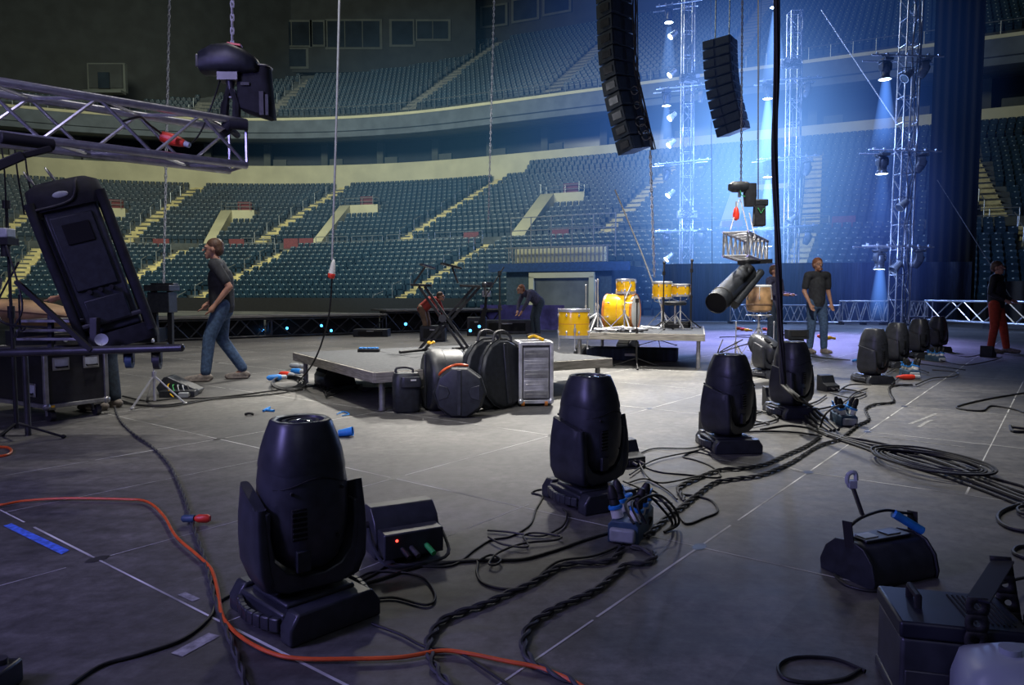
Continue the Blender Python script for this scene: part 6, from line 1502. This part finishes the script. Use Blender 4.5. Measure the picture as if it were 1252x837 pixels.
person('person in dark jeans and grey shoes standing behind the flight case, mostly hidden', V((-3.93, 6.9, 0)), math.radians(-100), pose(el=(.22, -.1, 1.15), wl=(.16, -.35, 1.1), head=(0, -.06, 1.56)), 1.7, ('tshirt', 'jeansd', 'shoe', 'short'), 'hair')
person('man in dark printed T-shirt and light jeans with reddish hair, facing the camera', V((5.75, 13.6, 0)), math.radians(5), pose(kl=(.12, -.05, .5), al=(.16, .0, .09), tl=(.18, -.13, .03), wl=(.2, -.14, .9), wr=(-.2, -.14, .9)), 1.8, ('tshirt', 'jeans', 'shoe', 'short'), 'hairr', beard=True)
person('person in slate shirt behind the hanging cable bundle, arms bent forward', V((5.45, 15.0, 0)), math.radians(35), pose(wl=(.12, -.32, 1.12), wr=(-.12, -.32, 1.12), el=(.23, -.04, 1.14), er=(-.23, -.04, 1.14)), 1.72, ('shirtb', 'jeansd', 'shoe', 'long'), 'hair')
person('person in dark top and red trousers at the dark right side', V((9.2, 13.7, 0)), math.radians(40), pose(kl=(.12, -.1, .5), al=(.16, -.16, .09), tl=(.18, -.3, .035), wl=(.2, -.2, 1.0), wr=(-.2, -.2, 1.0)), 1.74, ('black', 'redcloth', 'shoe', 'long'), 'hair')
bend = pose(hip=(0, .12, .92), chest=(0, -.14, 1.1), neck=(0, -.34, 1.2), head=(0, -.46, 1.22), sl=(.18, -.27, 1.15), sr=(-.18, -.27, 1.15), el=(.2, -.38, .9), er=(-.2, -.38, .9), wl=(.12, -.48, .68), wr=(-.12, -.48, .68), hl=(.09, .1, .9), hr=(-.09, .1, .9))
person('stooping person in dark clothes behind the riser between stand and floor tom', V((.62, 19.0, 0)), math.radians(-60), bend, 1.75, ('shirtb', 'jeansd', 'shoe', 'long'), 'hairr')
M['redshirt'] = mat('red_shirt', (.35, .04, .03), .8, var=.2)
person('stooping person in red shirt behind the keyboard stand', V((-2.05, 17.2, 0)), math.radians(70), bend, 1.5, ('redshirt', 'brown', 'shoe', 'long'), 'hair')
# ================================================================ HAZE AND LIGHT BEAMS (thin emitting volumes standing round the towers)
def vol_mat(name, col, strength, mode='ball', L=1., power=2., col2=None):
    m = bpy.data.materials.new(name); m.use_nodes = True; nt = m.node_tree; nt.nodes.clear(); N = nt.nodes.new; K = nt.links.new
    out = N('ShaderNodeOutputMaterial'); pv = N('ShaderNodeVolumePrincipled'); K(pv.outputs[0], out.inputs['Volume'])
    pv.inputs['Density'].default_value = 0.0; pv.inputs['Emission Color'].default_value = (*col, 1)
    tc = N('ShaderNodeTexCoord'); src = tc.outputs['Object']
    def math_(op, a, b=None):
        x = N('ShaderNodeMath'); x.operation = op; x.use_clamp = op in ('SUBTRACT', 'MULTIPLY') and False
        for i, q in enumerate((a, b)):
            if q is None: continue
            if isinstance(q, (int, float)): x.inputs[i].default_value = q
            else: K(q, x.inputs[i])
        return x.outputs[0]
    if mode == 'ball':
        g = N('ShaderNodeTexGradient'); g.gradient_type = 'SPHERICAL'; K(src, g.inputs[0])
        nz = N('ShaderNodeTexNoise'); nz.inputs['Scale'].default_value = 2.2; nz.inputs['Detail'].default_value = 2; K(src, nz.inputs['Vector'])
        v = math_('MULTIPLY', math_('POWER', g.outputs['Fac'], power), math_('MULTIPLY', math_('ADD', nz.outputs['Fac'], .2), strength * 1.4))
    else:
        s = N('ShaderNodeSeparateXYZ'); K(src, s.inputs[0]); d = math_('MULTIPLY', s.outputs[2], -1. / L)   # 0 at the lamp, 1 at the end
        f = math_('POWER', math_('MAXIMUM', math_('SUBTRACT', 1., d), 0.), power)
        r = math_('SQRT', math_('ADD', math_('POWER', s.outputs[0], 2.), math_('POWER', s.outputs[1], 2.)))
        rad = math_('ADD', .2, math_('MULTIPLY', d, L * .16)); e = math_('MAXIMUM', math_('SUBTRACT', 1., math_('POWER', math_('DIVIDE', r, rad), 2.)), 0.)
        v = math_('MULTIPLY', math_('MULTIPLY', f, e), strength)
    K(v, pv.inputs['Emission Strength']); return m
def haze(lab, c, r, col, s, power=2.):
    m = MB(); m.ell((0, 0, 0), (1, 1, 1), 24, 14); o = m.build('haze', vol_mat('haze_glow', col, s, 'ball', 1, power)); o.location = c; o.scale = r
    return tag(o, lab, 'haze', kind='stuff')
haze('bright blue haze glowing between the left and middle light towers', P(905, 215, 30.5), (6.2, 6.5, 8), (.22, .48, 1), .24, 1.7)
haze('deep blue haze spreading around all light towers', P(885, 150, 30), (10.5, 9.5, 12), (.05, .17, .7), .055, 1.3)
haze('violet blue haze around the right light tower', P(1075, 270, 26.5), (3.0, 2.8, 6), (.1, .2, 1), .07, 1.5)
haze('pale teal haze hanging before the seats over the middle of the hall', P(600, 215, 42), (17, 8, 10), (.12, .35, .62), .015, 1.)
bk = 0
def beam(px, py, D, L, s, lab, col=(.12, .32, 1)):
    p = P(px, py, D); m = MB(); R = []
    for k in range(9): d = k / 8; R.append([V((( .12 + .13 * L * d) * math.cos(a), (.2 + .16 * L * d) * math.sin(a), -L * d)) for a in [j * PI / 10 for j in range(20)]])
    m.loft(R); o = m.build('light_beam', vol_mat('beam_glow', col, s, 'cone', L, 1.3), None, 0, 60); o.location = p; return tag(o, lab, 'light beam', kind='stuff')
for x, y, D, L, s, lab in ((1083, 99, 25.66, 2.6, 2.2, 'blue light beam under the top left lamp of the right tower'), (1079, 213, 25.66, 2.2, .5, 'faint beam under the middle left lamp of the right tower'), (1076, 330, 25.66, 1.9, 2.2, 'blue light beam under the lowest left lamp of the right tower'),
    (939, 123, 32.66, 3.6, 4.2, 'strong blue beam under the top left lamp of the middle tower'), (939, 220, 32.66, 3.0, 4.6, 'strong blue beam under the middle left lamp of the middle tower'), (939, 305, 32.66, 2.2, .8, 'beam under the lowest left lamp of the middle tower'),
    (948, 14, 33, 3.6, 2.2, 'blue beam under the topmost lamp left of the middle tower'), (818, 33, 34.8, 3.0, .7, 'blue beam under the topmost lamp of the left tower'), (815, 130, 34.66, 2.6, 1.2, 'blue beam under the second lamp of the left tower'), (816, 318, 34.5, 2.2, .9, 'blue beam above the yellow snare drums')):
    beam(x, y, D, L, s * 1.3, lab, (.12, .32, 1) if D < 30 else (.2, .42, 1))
# ================================================================ LIGHT
def lamp(name, kind, loc, tgt, power, col, size=1., spot=60, blend=.5, sy=None):
    l = bpy.data.lights.new(name, kind); l.energy = power; l.color = col
    if kind == 'AREA':
        l.size = size
        if sy: l.shape = 'RECTANGLE'; l.size_y = sy
    elif kind == 'SPOT': l.spot_size = math.radians(spot); l.spot_blend = blend; l.shadow_soft_size = size
    else: l.shadow_soft_size = size
    o = bpy.data.objects.new(name, l); COL.objects.link(o); o.location = loc
    o.rotation_euler = (V(tgt) - V(loc)).to_track_quat('-Z', 'Y').to_euler(); return o
w = bpy.data.worlds.new('hall'); sc.world = w; w.use_nodes = True
w.node_tree.nodes['Background'].inputs[0].default_value = (.4, .5, .8, 1); w.node_tree.nodes['Background'].inputs[1].default_value = .022
lamp('work_light', 'SPOT', (1.2, 14.5, 10), (1.0, 9.6, 0), 17500, (1, .96, .88), .35, 49, 1)
lamp('work_light', 'SPOT', (2.4, 5, 9), (2.8, 12, .8), 4600, (1, .97, .9), .3, 52, 1)
lamp('work_light', 'SPOT', (-2, 6, 9), (-2.8, 9, 0), 2300, (1, .97, .9), .5, 66, 1)
lamp('work_light', 'SPOT', (5.5, 11, 9), (3.4, 7.2, 0), 1350, (1, .98, .94), .6, 50, 1)
lamp('work_light', 'SPOT', (-3, 20, 9), (-3, 14.5, 0), 4600, (1, .95, .85), .5, 76, 1)
lamp('blue_wash', 'SPOT', (9, 24, 10), (6.9, 18.2, 0), 23000, (.38, .36, 1), .4, 46, .9)
lamp('violet_wash', 'AREA', (-4.2, .6, 2.6), (-.7, 2.6, .4), 118, (.38, .34, 1), 1.2)
lamp('violet_wash', 'AREA', (-3.0, 2.0, 4.0), (-2.5, 5, 2.2), 45, (.66, .62, 1), .8)
lamp('cool_fill', 'AREA', (.5, -1.5, 5), (1, 4, 0), 20, (.72, .76, 1), 3)  # added soft fill from behind the camera for the black fixtures
lamp('soft_fill', 'SPOT', (-.2, 2.2, 4.6), (0, 7.6, .5), 420, (.95, .96, 1), .5, 40, 1)
# towers are lit by their own lamps
for x, y, D, pw in ((1070, 150, 25, 240), (1065, 300, 24.8, 240), (940, 150, 31.6, 480), (935, 250, 31.5, 480), (815, 150, 33.6, 500), (812, 260, 33.4, 500), (940, 30, 31.6, 400)):
    p = P(x, y, D); l = lamp('tower_glow', 'POINT', p, p + V((0, 0, -1)), pw, (.3, .45, 1), .25)
lamp('chain_fill', 'POINT', P(775, 250, 18), (0, 0, 0), 70, (.75, .8, 1), .2); lamp('chain_fill', 'POINT', P(330, 230, 12.5), (0, 0, 0), 60, (.9, .95, 1), .2); lamp('chain_fill', 'POINT', P(560, 130, 20), (0, 0, 0), 90, (.9, .95, 1), .2)  # unseen point lamps added only to brighten the hanging chains
for i, (t, r, z, pw) in enumerate([(-48, 14, 20, 450), (-28, 10, 20, 2100), (-8, 10, 20, 3600), (8, 8, 20, 3200), (21, 8, 20, 450)]):
    a = bowl(t, r, z); lamp('house_light', 'AREA', a, bowl(t, 44, 8), pw, (.95, 1, .8), 4)
for i, (t, pw) in enumerate([(-25, 60), (-5, 260), (12, 300)]):
    a = bowl(t, 28, 24); lamp('house_light', 'AREA', a, bowl(t, 56, 24), pw, (.6, .85, 1), 5)
